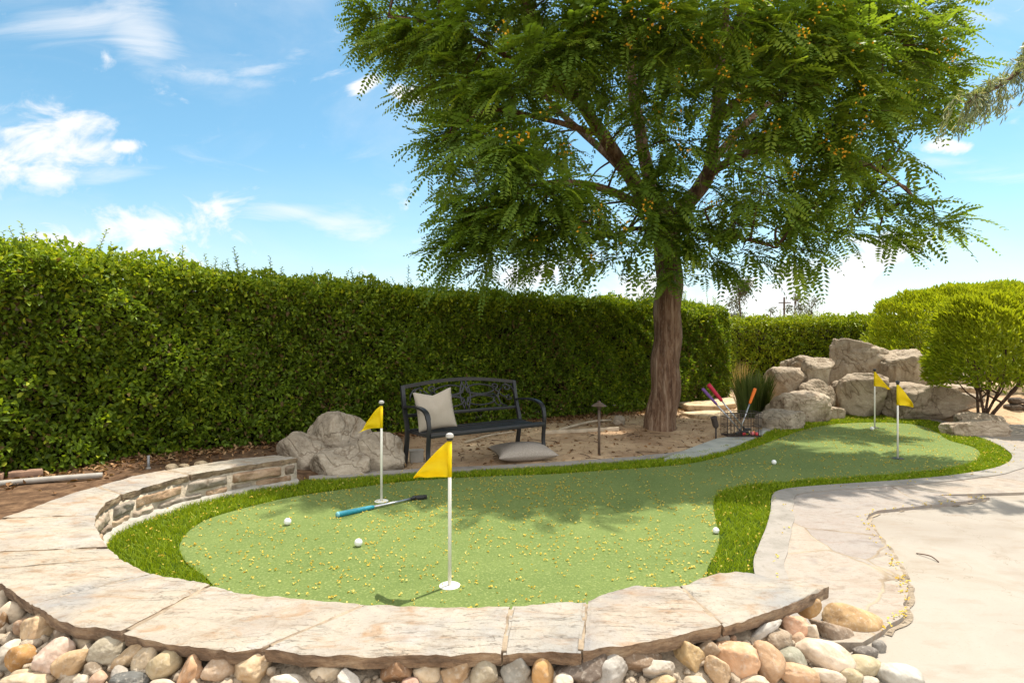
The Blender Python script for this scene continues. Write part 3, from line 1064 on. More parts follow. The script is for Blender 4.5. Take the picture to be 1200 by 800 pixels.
# a plain lower course all round the hidden inner side
# sloping mortar bed under the river stones
CAPPOLY = INNER + OUTER[::-1]
vs, fs = [], []
ob = [p for p in OUTER if p.x > -3.0 or p.y < 3.2]
obs = catmull(ob, 3)
prof = ((-.10, .19), (-.055, .175), (.02, .12), (.09, .07), (.17, .02), (.26, -.05), (.34, -.14))
rowsN = len(prof)
for i, p in enumerate(obs):
    tg = (obs[min(i + 1, len(obs) - 1)] - obs[max(i - 1, 0)]).normalized()
    nn = Vector((tg.y, -tg.x, 0))
    if (p + nn * .1 - Vector((0, 4.5, 0))).length < (p - Vector((0, 4.5, 0))).length: nn = -nn
    for dd, z in prof:
        c_ = p + nn * dd
        vs.append((c_.x, c_.y, z + .03 * noise.noise(Vector((c_.x * 9, c_.y * 9, 1)))))
for i in range(len(obs) - 1):
    for k in range(rowsN - 1):
        fs.append((i * rowsN + k, i * rowsN + k + 1, (i + 1) * rowsN + k + 1, (i + 1) * rowsN + k))
mb = MB(); mb.add(vs, fs)
o = mb.build('mortar_bed', M['mortar_bed'], wall, smooth=True, autosmooth=False)
bm = bmesh.new(); bm.from_mesh(o.data); bmesh.ops.recalc_face_normals(bm, faces=bm.faces[:]); bm.to_mesh(o.data); bm.free()


# ------------------------------------------------------------------ stones and boulders
def ico(sub):
    bm = bmesh.new()
    bmesh.ops.create_icosphere(bm, subdivisions=sub, radius=1)
    bm.verts.ensure_lookup_table()
    V = np.array([v.co[:] for v in bm.verts]); FQ = np.array([[v.index for v in f.verts] for f in bm.faces])
    bm.free()
    return V, FQ


ICO = {k: ico(k) for k in (4, 5, 6)}


def rock_mesh(name, seed, size, sub=5, planes=11, soft=9.0, low=.62, amp=.05, fscale=1.6, rot=None, box=0.0, crack=0.0):
    """A lump cut by soft planes (facets), roughened, and fitted to its size (three half extents)."""
    r_ = np.random.default_rng(seed)
    D, FQ = ICO[sub]
    nrm = unit(r_.normal(size=(planes, 3)))
    if box > 0:
        nrm = np.concatenate([nrm, unit(np.array([[1, 0, 0], [-1, 0, 0], [0, 1, 0], [0, -1, 0], [0, 0, 1], [0, 0, -1]], float) + r_.normal(size=(6, 3)) * .16)])
    off = r_.uniform(low, .95, size=len(nrm))
    if box > 0:
        off[-6:] = box
    dn = np.maximum(D @ nrm.T, 1e-4)
    rad = off[None, :] / dn
    rad = np.concatenate([rad, np.ones((len(D), 1))], 1)
    R = (rad ** -soft).sum(1) ** (-1 / soft)
    V = D * R[:, None]
    o = Vector(r_.uniform(-50, 50, 3))
    disp = np.array([noise.fractal(Vector(p) * fscale + o, .75, 2.1, 5) for p in V])
    V = V * (1 + amp * disp)[:, None]
    if crack > 0:
        nz_ = np.array([noise.noise(Vector(p) * 1.25 + o * 1.7) + .35 * noise.noise(Vector(p) * 4 + o) for p in D])
        V = V * (1 - crack * np.exp(-(nz_ / .055) ** 2))[:, None]
        rg = np.array([1 - abs(noise.noise(Vector(p) * 2.6 + o * .7)) * 2 for p in D])
        V = V * (1 + crack * 1.1 * rg)[:, None]
    if rot is not None:
        V = V @ np.array(rot).T
    lo, hi = V.min(0), V.max(0)
    V = (V - (lo + hi) / 2) / ((hi - lo) / 2) * np.array(size)
    return V, FQ


def outside_cap(x, y):
    X_, Y_ = np.array([x]), np.array([y])
    d = float(distpoly(X_, Y_, OUTER, closed=False)[0])
    return -d if bool(inpoly(X_, Y_, CAPPOLY)[0]) else d


def hit(u, v):
    y = 1.3
    while y < 4.5:
        x = (u - 600) / F * y; z = H + (400 - v) / F * y
        d = outside_cap(x, y)
        zs = .17 if d < 0 else max(.17 - .62 * d, .0)
        if y > 3.2 and zs > .1: zs = 0
        if z <= zs:
            return Vector((x, y, z))
        y += .01
    return G(u, v, 0)


# photo centre, size in photo pixels, tilt (deg), colour, angularity, label
RS = [
    (16, 718, 25, 28, 10, (222, 200, 168), 1, 'cream knobbly river stone under the broken coping corner, beside a big tan block'),
    (3, 703, 12, 24, 0, (214, 196, 168), 0, 'cream river stone cut by the photo edge just below the coping corner'),
    (2, 730, 12, 26, 0, (150, 112, 72), 0, 'dark tan river stone cut by the photo edge below the cream knobbly one'),
    (25, 735, 18, 20, 0, (172, 136, 104), 0, 'small brown river stone wedged behind the big tan block at the stone slope corner'),
    (44, 738, 42, 33, 12, (206, 172, 128), 1, 'big tan cream block of river stone below the first coping joint'),
    (77, 742, 25, 23, 0, (142, 122, 100), 1, 'grey brown rough river stone close under the coping, beside the big tan block'),
    (101, 751, 28, 21, -8, (196, 174, 142), 1, 'cream mottled river stone close under the coping with a dark patch'),
    (127, 762, 42, 33, 10, (178, 166, 140), 1, 'large grey green pitted river stone under the coping joint'),
    (24, 772, 35, 33, 0, (196, 142, 78), 0, 'orange brown rounded river stone beside the large pink one'),
    (63, 771, 45, 43, -6, (208, 178, 156), 1, 'large pinkish river stone in the heap, next to an orange brown one'),
    (85, 777, 46, 28, 22, (200, 164, 118), 0, 'smooth tan oblong river stone lying against the large pink one'),
    (150, 770, 48, 19, 38, (190, 160, 120), 1, 'long narrow tan river stone slanting up to the coping'),
    (172, 772, 34, 27, 35, (200, 176, 140), 0, 'pale tan river stone leaning beside the long slanted narrow one'),
    (192, 779, 43, 31, 5, (190, 168, 126), 0, 'oval mottled olive tan river stone, largest below the second coping slab'),
    (223, 790, 27, 38, -25, (208, 160, 116), 1, 'orange tan upright river stone between two oval mottled ones'),
    (26, 790, 26, 13, 8, (200, 178, 140), 0, 'small flat tan river stone at the foot of the orange brown one'),
    (5, 771, 34, 38, 0, (196, 186, 168), 1, 'pale grey pitted river stone cut by the photo edge beside the orange brown one'),
    (30, 800, 62, 20, 0, (212, 186, 150), 0, 'long cream river stone cut by the photo bottom at the corner'),
    (115, 797, 24, 20, 20, (206, 166, 134), 1, 'small pinkish orange river stone at the photo bottom under the pitted one'),
    (94, 799, 22, 14, 30, (206, 194, 172), 0, 'small pale river stone at the photo bottom below the smooth tan oblong'),
    (150, 799, 46, 18, 0, (112, 112, 108), 1, 'dark slate grey flat stone at the photo bottom below the long slanted one'),
    (107, 786, 22, 18, 0, (140, 122, 100), 1, 'small grey brown river stone in the gap under the pitted one'),
    (190, 803, 34, 14, 0, (210, 192, 168), 0, 'cream river stone peeping up at the photo bottom under the olive oval'),
    (140, 788, 20, 14, 0, (172, 162, 148), 1, 'small ashy grey stone set in mortar below the long slanted one'),
    (256, 784, 39, 29, 8, (194, 164, 132), 0, 'mottled pinkish brown oval river stone, second one before the coping notch'),
    (296, 785, 44, 36, 25, (212, 182, 140), 2, 'angular tan river stone directly under the notch of the coping'),
    (338, 800, 42, 20, 0, (226, 212, 190), 0, 'very pale cream river stone at the photo bottom just past the coping notch'),
    (383, 789, 39, 20, 0, (216, 196, 164), 0, 'flat cream oval river stone alone under the middle coping slab'),
    (412, 797, 34, 18, -25, (206, 200, 188), 2, 'white grey angular broken stone beside the brown crusty one'),
    (463, 789, 41, 32, 22, (158, 118, 82), 2, 'brown crusty river stone with a rough broken face'),
    (500, 789, 33, 22, -5, (214, 190, 154), 0, 'small cream tan oval stone, first of the neat row under the middle slab'),
    (534, 789, 37, 30, 0, (186, 152, 112), 1, 'tan brown blocky stone, second of the neat row under the middle slab'),
    (567, 790, 32, 32, 0, (176, 162, 134), 0, 'greenish tan round stone, third of the neat row under the middle slab'),
    (604, 787, 35, 37, 0, (158, 154, 142), 1, 'bluish grey squarish stone with a pale vein under the coping joint'),
    (636, 788, 29, 36, 8, (222, 170, 104), 0, 'orange cream egg shaped stone right beside the veined grey one'),
    (481, 801, 20, 14, 0, (204, 160, 136), 0, 'tiny pink stone at the photo bottom between the brown crusty and cream ones'),
    (660, 799, 24, 18, 0, (214, 200, 178), 0, 'small pale stone at the photo bottom beside the orange cream egg'),
    (682, 787, 66, 36, 20, (122, 106, 92), 2, 'large dark grey brown slab like stone leaning under the coping'),
    (712, 793, 54, 36, 32, (176, 170, 160), 2, 'light grey stone with sharp flat facets in front of the dark slab'),
    (748, 777, 60, 30, 0, (146, 120, 94), 2, 'rough brown rock deep in shade under the long coping slab'),
    (772, 785, 38, 26, 10, (198, 186, 168), 2, 'whitish crusty stone between the rough brown rock and a tan block'),
    (809, 769, 38, 36, -15, (206, 172, 118), 2, 'tan orange block stone with a dark crack under the coping edge'),
    (829, 760, 26, 20, 0, (160, 134, 104), 0, 'brown round stone tucked between the cracked tan block and coping'),
    (845, 749, 20, 21, 0, (160, 146, 126), 0, 'small round grey stone touching the coping joint'),
    (859, 750, 10, 11, 0, (176, 136, 104), 0, 'tiny brown pebble tucked under the coping beside the round grey one'),
    (863, 776, 50, 44, -12, (218, 168, 124), 1, 'big orange pink blocky river stone in the front of the heap'),
    (842, 788, 32, 32, -20, (204, 170, 128), 1, 'tan river stone squeezed below the big orange pink one'),
    (777, 799, 32, 16, 0, (208, 178, 130), 0, 'yellow tan stone peeping up at the photo bottom below the crusty white one'),
    (815, 800, 28, 14, 0, (212, 192, 160), 0, 'pale cream stone at the photo bottom below the cracked tan block'),
    (894, 741, 52, 14, 34, (202, 198, 188), 1, 'long flat whitish grey stone slanting up under the coping edge'),
    (902, 777, 37, 52, 22, (196, 156, 116), 0, 'brown tan upright oval stone beside the big orange pink one'),
    (929, 773, 40, 26, -18, (158, 156, 134), 0, 'smooth grey green oval stone beside the pale pink oblong'),
    (966, 769, 66, 36, -5, (224, 200, 172), 0, 'largest pale pink cream oblong stone lying across the heap'),
    (979, 745, 66, 33, -36, (160, 136, 112), 1, 'long grey brown stone lying diagonally above the pale oblong'),
    (1001, 733, 70, 44, -8, (196, 156, 104), 0, 'largest golden brown boulder like stone lying on the flagstone path'),
    (949, 710, 29, 27, 0, (192, 148, 92), 0, 'round golden brown stone propping up the coping tip'),
    (932, 732, 31, 26, 8, (216, 166, 130), 1, 'pink orange stone under the coping beside the propping ball'),
    (950, 743, 20, 25, 15, (204, 186, 160), 1, 'small pale upright stone between the pink one and diagonal one'),
    (914, 751, 33, 25, -8, (168, 146, 120), 1, 'grey brown lumpy stone between the whitish slanting and grey green ones'),
    (936, 749, 15, 15, 0, (208, 172, 138), 0, 'tiny tan pebble touching the lumpy grey brown stone'),
    (936, 791, 48, 24, -8, (210, 166, 124), 0, 'orange tan stone at the photo bottom beneath the grey green oval'),
    (970, 793, 42, 18, -8, (212, 192, 166), 0, 'speckled cream stone at the photo bottom beneath the pale oblong'),
    (1008, 782, 52, 26, 8, (196, 178, 138), 0, 'beige green stone at the end of the heap near the patio'),
    (995, 793, 32, 20, 10, (184, 166, 128), 0, 'olive tan stone overlapping the beige green one at the photo bottom'),
    (1055, 795, 54, 30, -10, (198, 192, 178), 0, 'flat pale grey stone lying at the patio edge, last of the heap'),
    (1030, 758, 14, 18, -10, (150, 144, 136), 0, 'small flat grey stone in the shade of the golden brown boulder'),
    (1015, 765, 28, 14, 0, (128, 120, 112), 0, 'dark grey flat stone under the golden brown boulder'),
    (884, 799, 36, 14, 0, (214, 190, 160), 0, 'pale peach stone at the photo bottom below the brown upright oval'),
    (1018, 801, 30, 14, 0, (190, 178, 160), 0, 'greyish cream stone at the photo bottom beside the flat pale grey one'),
]
for i, (u, v, w, h, rot, c, ang, lab) in enumerate(RS):
    p = hit(u, v)
    if (u, v) == (949, 710): p = AT(u, v, 2.66)
    hx, hz = w / 2 / F * p.y, h / 2 / F * p.y
    hy = .85 * min(max(hx, hz), 1.35 * min(hx, hz))
    kw = dict(planes=11, soft=9, low=.66, amp=.055, fscale=1.7) if ang == 0 else (dict(planes=13, soft=15, low=.58, amp=.085, fscale=2.0) if ang == 1 else dict(planes=12, soft=24, low=.5, amp=.07, fscale=2.4))
    V, FQ = rock_mesh('river_stone', 100 + i, (hx * 1.03, hy, hz * 1.03), sub=4 if w < 30 else 5, **kw)
    me = mesh_np('river_stone', V, FQ)
    o = link_mesh('river_stone', me, M['river'])
    p = p + Vector((0, hy * .15, 0))
    o.location = p
    o.rotation_euler = (0, -math.radians(rot), 0)
    g_ = sum(c) / 3
    o.color = rgb(*[(.80 * k_ + .20 * g_) * .98 for k_ in c])
    tag(o, lab, 'stone', 'river stones under the coping')

BD = [  # bounding box in the photo, distance, options, label
    (355, 482, 440, 545, 6.85, dict(seed=1, planes=9, soft=9, low=.55), 'tallest peaked grey boulder behind the three lower ones near the bench'),
    (325, 506, 398, 562, 6.5, dict(seed=2, planes=10, soft=10), 'lumpy grey boulder touching the end of the curved wall'),
    (362, 525, 436, 567, 6.2, dict(seed=3, planes=10, soft=12, box=.8), 'low front grey boulder with a flat top beside the turf edge'),
    (414, 507, 477, 562, 6.4, dict(seed=14, planes=9, soft=10, low=.55), 'sloping grey boulder behind the far yellow flag nearest the bench'),
    (964, 397, 1040, 458, 11.9, dict(seed=5, planes=9, soft=16, low=.5), 'biggest sloping tan boulder on top of the rock pile'),
    (1030, 409, 1085, 456, 11.4, dict(seed=6, planes=7, soft=18, low=.7, box=.74), 'square shouldered tan boulder beside the biggest one on the rock pile'),
    (917, 416, 968, 444, 11.9, dict(seed=7, planes=10, soft=10), 'pale rounded boulder at the back of the rock pile beside the biggest'),
    (941, 419, 977, 450, 11.15, dict(seed=8, planes=10, soft=11), 'small knob shaped boulder balanced on the wedge block'),
    (900, 430, 947, 466, 11.3, dict(seed=9, planes=9, soft=18, box=.76), 'pale blocky boulder behind the grass clump end of the rock pile'),
    (933, 444, 978, 482, 10.9, dict(seed=10, planes=8, soft=18, low=.6), 'wedge block boulder under the small knob boulder'),
    (984, 437, 1042, 490, 10.75, dict(seed=11, planes=10, soft=14, low=.52), 'pale pointed boulder in the middle front behind the flag'),
    (1038, 449, 1126, 495, 10.6, dict(seed=12, planes=8, soft=18, low=.7, box=.74), 'long low boulder with a flat sunlit top behind the near flag'),
    (1098, 460, 1148, 490, 10.7, dict(seed=13, planes=8, soft=16, low=.68, box=.76), 'end boulder of the flat topped row near the round shrub'),
    (1080, 432, 1133, 458, 11.8, dict(seed=4, planes=9, soft=12, low=.6), 'smooth flat boulder under the round shrub beside the square shouldered one'),
    (1076, 449, 1146, 470, 11.3, dict(seed=15, planes=8, soft=14, box=.76), 'broad flat stone shelf boulder behind the flat topped row'),
    (896, 458, 967, 493, 10.3, dict(seed=16, planes=10, soft=14, box=.8), 'wide domed boulder above the dark one beside the turf'),
    (888, 480, 944, 508, 9.35, dict(seed=17, planes=9, soft=12, box=.82), 'low dark grey boulder beside the wire basket'),
    (1104, 490, 1174, 516, 8.65, dict(seed=18, hy=.24, planes=8, soft=18, box=.74), 'low flat pale boulder lying on the path beside the turf curve'),
    (1118, 483, 1170, 504, 9.2, dict(seed=19, hy=.22, planes=8, soft=16, box=.76), 'flat pale boulder just behind the one on the path'),
    (966, 476, 988, 489, 10.45, dict(seed=20, planes=9, soft=12), 'small grey rock at the turf edge beside the pale pointed boulder'),
    (973, 446, 991, 468, 11.2, dict(seed=21, planes=9, soft=14), 'small wedge rock in the gap behind the pale pointed boulder'),
    (1005, 450, 1040, 480, 11.2, dict(seed=22, planes=9, soft=14), 'half hidden boulder filling the gap behind the pale pointed one'),
]
for (u0, v0, u1, v1, y, kw, lab) in BD:
    kw = dict(kw)
    c = AT((u0 + u1) / 2, (v0 + v1) / 2, y)
    hx, hz = (u1 - u0) / 2 / F * y, (v1 - v0) / 2 / F * y
    hy = min(max(hx * .8, hz * .9), hx * 1.05)
    sd_ = kw.pop('seed')
    hy = kw.pop('hy', hy)
    low = kw.pop('low', .62)
    kw['soft'] = kw.get('soft', 10) * 2.6
    V, FQ = rock_mesh('boulder', sd_ * 7 + 3, (hx * 1.03, hy, hz * 1.03), sub=5 if hx < .16 else 6, amp=.085, fscale=1.5, low=low - .08, crack=.013 if y < 7 else .028, **kw)
    # let the foot reach the ground when it nearly does
    gz = tz(c.x, c.y)
    if c.z - hz > gz - .02:
        ext = (c.z - hz) - (gz - .06)
        V[:, 2] = np.where(V[:, 2] < 0, V[:, 2] * (1 + max(ext, 0) / hz), V[:, 2])
    me = mesh_np('boulder', V, FQ)
    o = link_mesh('boulder', me, M['grey_boulder'] if (y < 7 or 9.3 < y < 9.36) else M['boulder'])
    o.location = c
    tag(o, lab, 'boulder', 'boulders beside the bench' if y < 7 else 'boulders of the rock pile')

# ------------------------------------------------------------------ hedges
def hedge(name, path, height, thick, n_front, n_top, mat, leaf, label, seed, sprig=60, yellow_top=.25, group=None, z0=.05, ends=True, sprig_h=(.08, .28)):
    r_ = np.random.default_rng(seed)
    pts = catmull([Vector((p[0], p[1], 0)) for p in path], 10)
    S = np.array(arclen(pts)); P = np.array(pts)[:, :2]
    Ltot = S[-1]
    hs_ = np.array([p[2] for p in path]); hS = np.linspace(0, Ltot, len(hs_))

    def at(s):
        x, y = np.interp(s, S, P[:, 0]), np.interp(s, S, P[:, 1])
        e = .15
        dx = np.interp(s + e, S, P[:, 0]) - np.interp(s - e, S, P[:, 0]); dy = np.interp(s + e, S, P[:, 1]) - np.interp(s - e, S, P[:, 1])
        l = np.hypot(dx, dy) + 1e-9
        return x, y, dx / l, dy / l

    def wob(s, q):
        return .07 * np.sin(s * 2.3 + q * 3.1 + seed) + .06 * np.sin(s * 4.7 - q * 5.7 + 1.3 * np.sin(s * 1.9)) + .045 * np.sin(s * 9.3 + q * 10.5 + 1.7 * np.sin(q * 4 + s)) + .03 * np.sin(s * 21 - q * 17)

    rootx, rooty, _, _ = at(np.array([Ltot / 2]))
    root = thing(name, (float(rootx[0]), float(rooty[0]), 0), label, 'hedge', group)
    B = []
    R_ = .22                                                    # rounding of the top edge
    # front and back faces
    for face, n in ((0, n_front), (1, int(n_front * .28))):
        s = r_.uniform(0, Ltot, n); h = np.interp(s, hS, hs_)
        z = z0 + (h - z0) * r_.uniform(0, 1, n) ** .95
        low = np.clip((z - z0) / .35, 0, 1)
        x, y, tx, ty = at(s)
        nx_, ny_ = (ty, -tx) if face == 0 else (-ty, tx)        # outward
        rnd_in = np.where(z > h - R_, R_ - np.sqrt(np.maximum(R_ ** 2 - (z - h + R_) ** 2, 0)), 0)
        depth = r_.exponential(.055, n) - .05 + rnd_in + (1 - low) * r_.uniform(-.02, .22, n) + wob(s, z) + .14 * np.clip(z / 2.0, 0, 1)
        off = -depth if face == 0 else -thick - (-depth) * 1
        if face == 0:
            px_, py_ = x - nx_ * depth, y - ny_ * depth
        else:
            px_, py_ = x + (-nx_) * 0 + nx_ * (thick - depth), y + ny_ * (thick - depth)
        O = np.stack([nx_, ny_, np.zeros(n)], 1)
        D = O * r_.uniform(.1, .9, (n, 1)) + np.array([0, 0, 1]) * r_.uniform(-.35, .9, (n, 1)) + r_.normal(0, .55, (n, 3))
        N = O * .55 + np.array([0, 0, 1]) * .75 + r_.normal(0, .45, (n, 3))
        tnt = np.clip(r_.normal(.40, .25, n) + .32 * np.clip((z - h + .5) / .5, 0, 1) * yellow_top * 2 + .07 * np.sin(s * 1.7) + .08 * np.sin(s * 4.3 + z * 3.1) * np.sin(z * 4.7 - s * 2.2) + .12 * np.clip(1 - s / 6.0, 0, 1), 0, 1)  # leaves lightened towards the path start, as if sunlit there
        ll = leaf * r_.uniform(.65, 1.25, n)
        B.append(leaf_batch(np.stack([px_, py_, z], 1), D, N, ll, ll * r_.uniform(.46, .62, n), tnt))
    # top
    n = n_top
    s = r_.uniform(0, Ltot, n); h = np.interp(s, hS, hs_); q_ = r_.uniform(.0, 1, n)
    x, y, tx, ty = at(s)
    z = h - r_.exponential(.11, n) + .05 + wob(s, q_ * 2) * .8 - .10 * (np.abs(q_ - .5) * 2) ** 4
    pp = np.stack([x - ty * thick * q_, y + tx * thick * q_, z], 1)
    D = np.array([0, 0, 1]) * r_.uniform(.2, 1.1, (n, 1)) + r_.normal(0, .6, (n, 3))
    N = np.array([0, 0, 1]) + r_.normal(0, .6, (n, 3))
    ll = leaf * r_.uniform(.65, 1.2, n)
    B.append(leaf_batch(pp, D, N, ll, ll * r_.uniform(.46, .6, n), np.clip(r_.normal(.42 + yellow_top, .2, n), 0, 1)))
    # the two ends
    if ends:
        for e in (0, 1):
            n = int(n_front * .10)
            s = np.full(n, 0.0 if e == 0 else Ltot); x, y, tx, ty = at(s)
            q_ = r_.uniform(0, 1, n); z = r_.uniform(z0, hs_[0 if e == 0 else -1], n)
            sg = -1 if e == 0 else 1
            bul = sg * (.12 * np.sin(q_ * math.pi) ** .5 - r_.exponential(.06, n) + .05 - .15 * np.clip((z - hs_[-1] + .25) / .25, 0, 1) ** 2)
            pp = np.stack([x + tx * bul - ty * thick * q_, y + ty * bul + tx * thick * q_, z], 1)
            O = np.stack([tx * sg, ty * sg, np.zeros(n)], 1)
            D = O * .5 + np.array([0, 0, .4]) + r_.normal(0, .55, (n, 3)); N = O * .6 + np.array([0, 0, .7]) + r_.normal(0, .45, (n, 3))
            ll = leaf * r_.uniform(.65, 1.2, n)
            B.append(leaf_batch(pp, D, N, ll, ll * .54, np.clip(r_.normal(.5, .2, n), 0, 1)))
    # shoots above the trimmed top
    st = MB()
    for k in range(sprig):
        s = r_.uniform(0, Ltot); x, y, tx, ty = (float(a) for a in at(s)); q_ = r_.uniform(.02, .8)
        h = float(np.interp(s, hS, hs_)); L_ = r_.uniform(*sprig_h) * (1.35 if r_.random() < .15 else 1)
        b = Vector((x - ty * thick * q_, y + tx * thick * q_, h - .03))
        d = Vector((r_.normal(0, .18), r_.normal(0, .18), 1)).normalized()
        st.tube([b, b + d * L_], [.004, .002], 4)
        m = int(6 + L_ * 45)
        tt = np.linspace(.05, 1, m)
        pp = np.array(b)[None] + np.array(d)[None] * (tt * L_)[:, None]
        ang = np.arange(m) * 2.4 + r_.uniform(0, 6)
        O = np.stack([np.cos(ang), np.sin(ang), np.full(m, .55)], 1)
        ll = leaf * r_.uniform(.6, 1.0, m) * (1.05 - .35 * tt)
        B.append(leaf_batch(pp, O, np.array([[0, 0, 1]]) + r_.normal(0, .3, (m, 3)), ll, ll * .5, np.clip(r_.normal(.75, .15, m), 0, 1)))
    V, FQ, T = merge(B)
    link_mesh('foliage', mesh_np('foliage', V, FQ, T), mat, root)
    # woody inside: a rough solid of packed stems and the stems at its foot
    n = 60
    core = MB(); vs, fs = [], []
    for i in range(n + 1):
        s = np.array([.2 + (Ltot - .4) * i / n]); x, y, tx, ty = (float(a[0]) for a in at(s)); h = float(np.interp(s[0], hS, hs_))
        for a, z in ((.30, z0 + .10), (.42, h - .20), (thick - .20, h - .20), (thick - .22, z0 + .10)):
            w = .05 * noise.noise(Vector((s[0] * 3, a * 5, z * 3)))
            vs.append((x - ty * (a + w), y + tx * (a + w), z + w))
    for i in range(n):
        for k in range(4):
            fs.append((i * 4 + k, i * 4 + (k + 1) % 4, (i + 1) * 4 + (k + 1) % 4, (i + 1) * 4 + k))
    fs += [(0, 1, 2, 3), (n * 4 + 3, n * 4 + 2, n * 4 + 1, n * 4)]
    st.add(vs, fs)
    s = .3
    while s < Ltot - .2:
        x, y, tx, ty = (float(a[0]) for a in at(np.array([s]))); q_ = r_.uniform(.2, .5)
        b = Vector((x - ty * thick * q_, y + tx * thick * q_, -.05))
        m_ = b + Vector((r_.normal(0, .05), r_.normal(0, .05), .3)); e_ = m_ + Vector((r_.normal(0, .1), r_.normal(0, .1), .5))
        st.tube([b, m_, e_], [.022, .016, .010], 6)
        s += r_.uniform(.18, .4)
    st.build('stems', M['hedge_stem'], root, smooth=True, autosmooth=False)
    return root


hedge('clipped_hedge', [(-6.6, 2.9, 2.28), (-5.6, 4.2, 2.25), (-4.6, 5.4, 2.20), (-3.7, 6.5, 2.12), (-2.9, 7.4, 2.09), (-1.5, 8.6, 2.06), (0, 9.7, 2.06), (2.4, 11.2, 2.06), (4.75, 13.1, 2.06)],
      2.1, 1.25, 120000, 50000, M['hedge_leaf'], .062, 'long dark green clipped hedge running behind the bench and the tree trunk', 3, sprig=250, yellow_top=.27, sprig_h=(.10, .34))
hedge('clipped_hedge', [(6.15, 16.2, 1.88), (8.6, 16.3, 1.95), (11.5, 16.6, 2.02), (15, 17.2, 2.05)],
      1.95, 1.3, 19000, 14000, M['back_hedge_leaf'], .085, 'sunny yellow green hedge farther away behind the rock pile', 5, sprig=90, yellow_top=.25, sprig_h=(.1, .3))


# ------------------------------------------------------------------ round clipped shrubs
def round_shrub(name, base, c, rad, n, mat, leaf, label, seed, stems=7, group=None, narrow=.26, tmean=.58):
    r_ = np.random.default_rng(seed)
    root = thing(name, base, label, 'shrub', group)
    D0 = unit(r_.normal(size=(n, 3)))
    D0[:, 2] = np.where(D0[:, 2] < -.55, -D0[:, 2], D0[:, 2])
    k = 1 + .06 * np.sin(D0[:, 0] * 5 + seed) * np.sin(D0[:, 2] * 6) + .05 * np.sin(D0[:, 1] * 9 + D0[:, 0] * 7) + .03 * np.sin(D0[:, 0] * 17 + D0[:, 2] * 15)
    e = np.maximum(np.abs(D0) ** 2.6, 1e-9).sum(1) ** (-1 / 2.6)          # slightly boxy: it has been clipped
    rr = e * k * (1 - r_.exponential(.07, n) + .04)
    rr = np.clip(rr, .45, 1.25)
    P = np.array(c) + D0 * rr[:, None] * np.array(rad)
    D = D0 * .8 + np.array([0, 0, .75]) + r_.normal(0, .42, (n, 3))
    N = D0 * .5 + np.array([0, 0, .5]) + r_.normal(0, .6, (n, 3))
    ll = leaf * r_.uniform(.6, 1.35, n)
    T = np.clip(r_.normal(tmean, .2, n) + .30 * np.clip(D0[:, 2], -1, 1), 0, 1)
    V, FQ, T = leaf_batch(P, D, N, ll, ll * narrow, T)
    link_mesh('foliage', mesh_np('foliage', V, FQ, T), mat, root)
    b = Vector(base); c = Vector(c)
    for k in range(stems):
        a = 2 * math.pi * k / stems + r_.uniform(-.3, .3)
        o = Vector((math.cos(a), math.sin(a), 0))
        p0 = b + o * .03 + Vector((0, 0, -.05)); p1 = b + o * rad[0] * .10 + Vector((r_.normal(0, .03), r_.normal(0, .03), .22)); p2 = Vector((c.x, c.y, c.z - rad[2] * .45)) + o * rad[0] * .42
        p3 = c + o * rad[0] * .6 + Vector((0, 0, rad[2] * .3))
        mb_ = MB(); mb_.tube(catmull([p0, p1, p2, p3], 5), list(np.linspace(.030, .008, 16)), 7)
        for q in range(3):
            d = Vector((r_.normal(0, 1), r_.normal(0, 1), .9)).normalized()
            s0 = p1.lerp(p2, .4 + .25 * q); mb_.tube([s0, s0 + d * rad[0] * .3, s0 + d * rad[0] * .55 + Vector((0, 0, .1))], [.018, .012, .006], 5)
        mb_.build('stem', M['twig'], root, smooth=True, autosmooth=False)
    return root


p = TG(1157, 482)
round_shrub('round_shrub', p, (p.x + .16, p.y, 1.16), (.80, .8, .85), 14000, M['shrub_leaf'], .105, 'rounded yellow green shrub on several bare stems in front of the bigger one', 21, stems=6, tmean=.82)
round_shrub('round_shrub', (10.75, 14.2, .15), (10.75, 14.2, 1.32), (1.95, 1.5, 1.25), 26000, M['shrub_leaf'], .11, 'biggest dome shaped yellow green shrub beside the far hedge', 22, stems=5, tmean=.68)
round_shrub('flowering_bush', (11.2, 11.9, .2), (11.2, 11.9, .72), (.75, .5, .5), 3500, M['hedge_leaf'], .09, 'small dark green bush at the photo edge behind the bare stemmed shrub', 23, stems=4, narrow=.4)


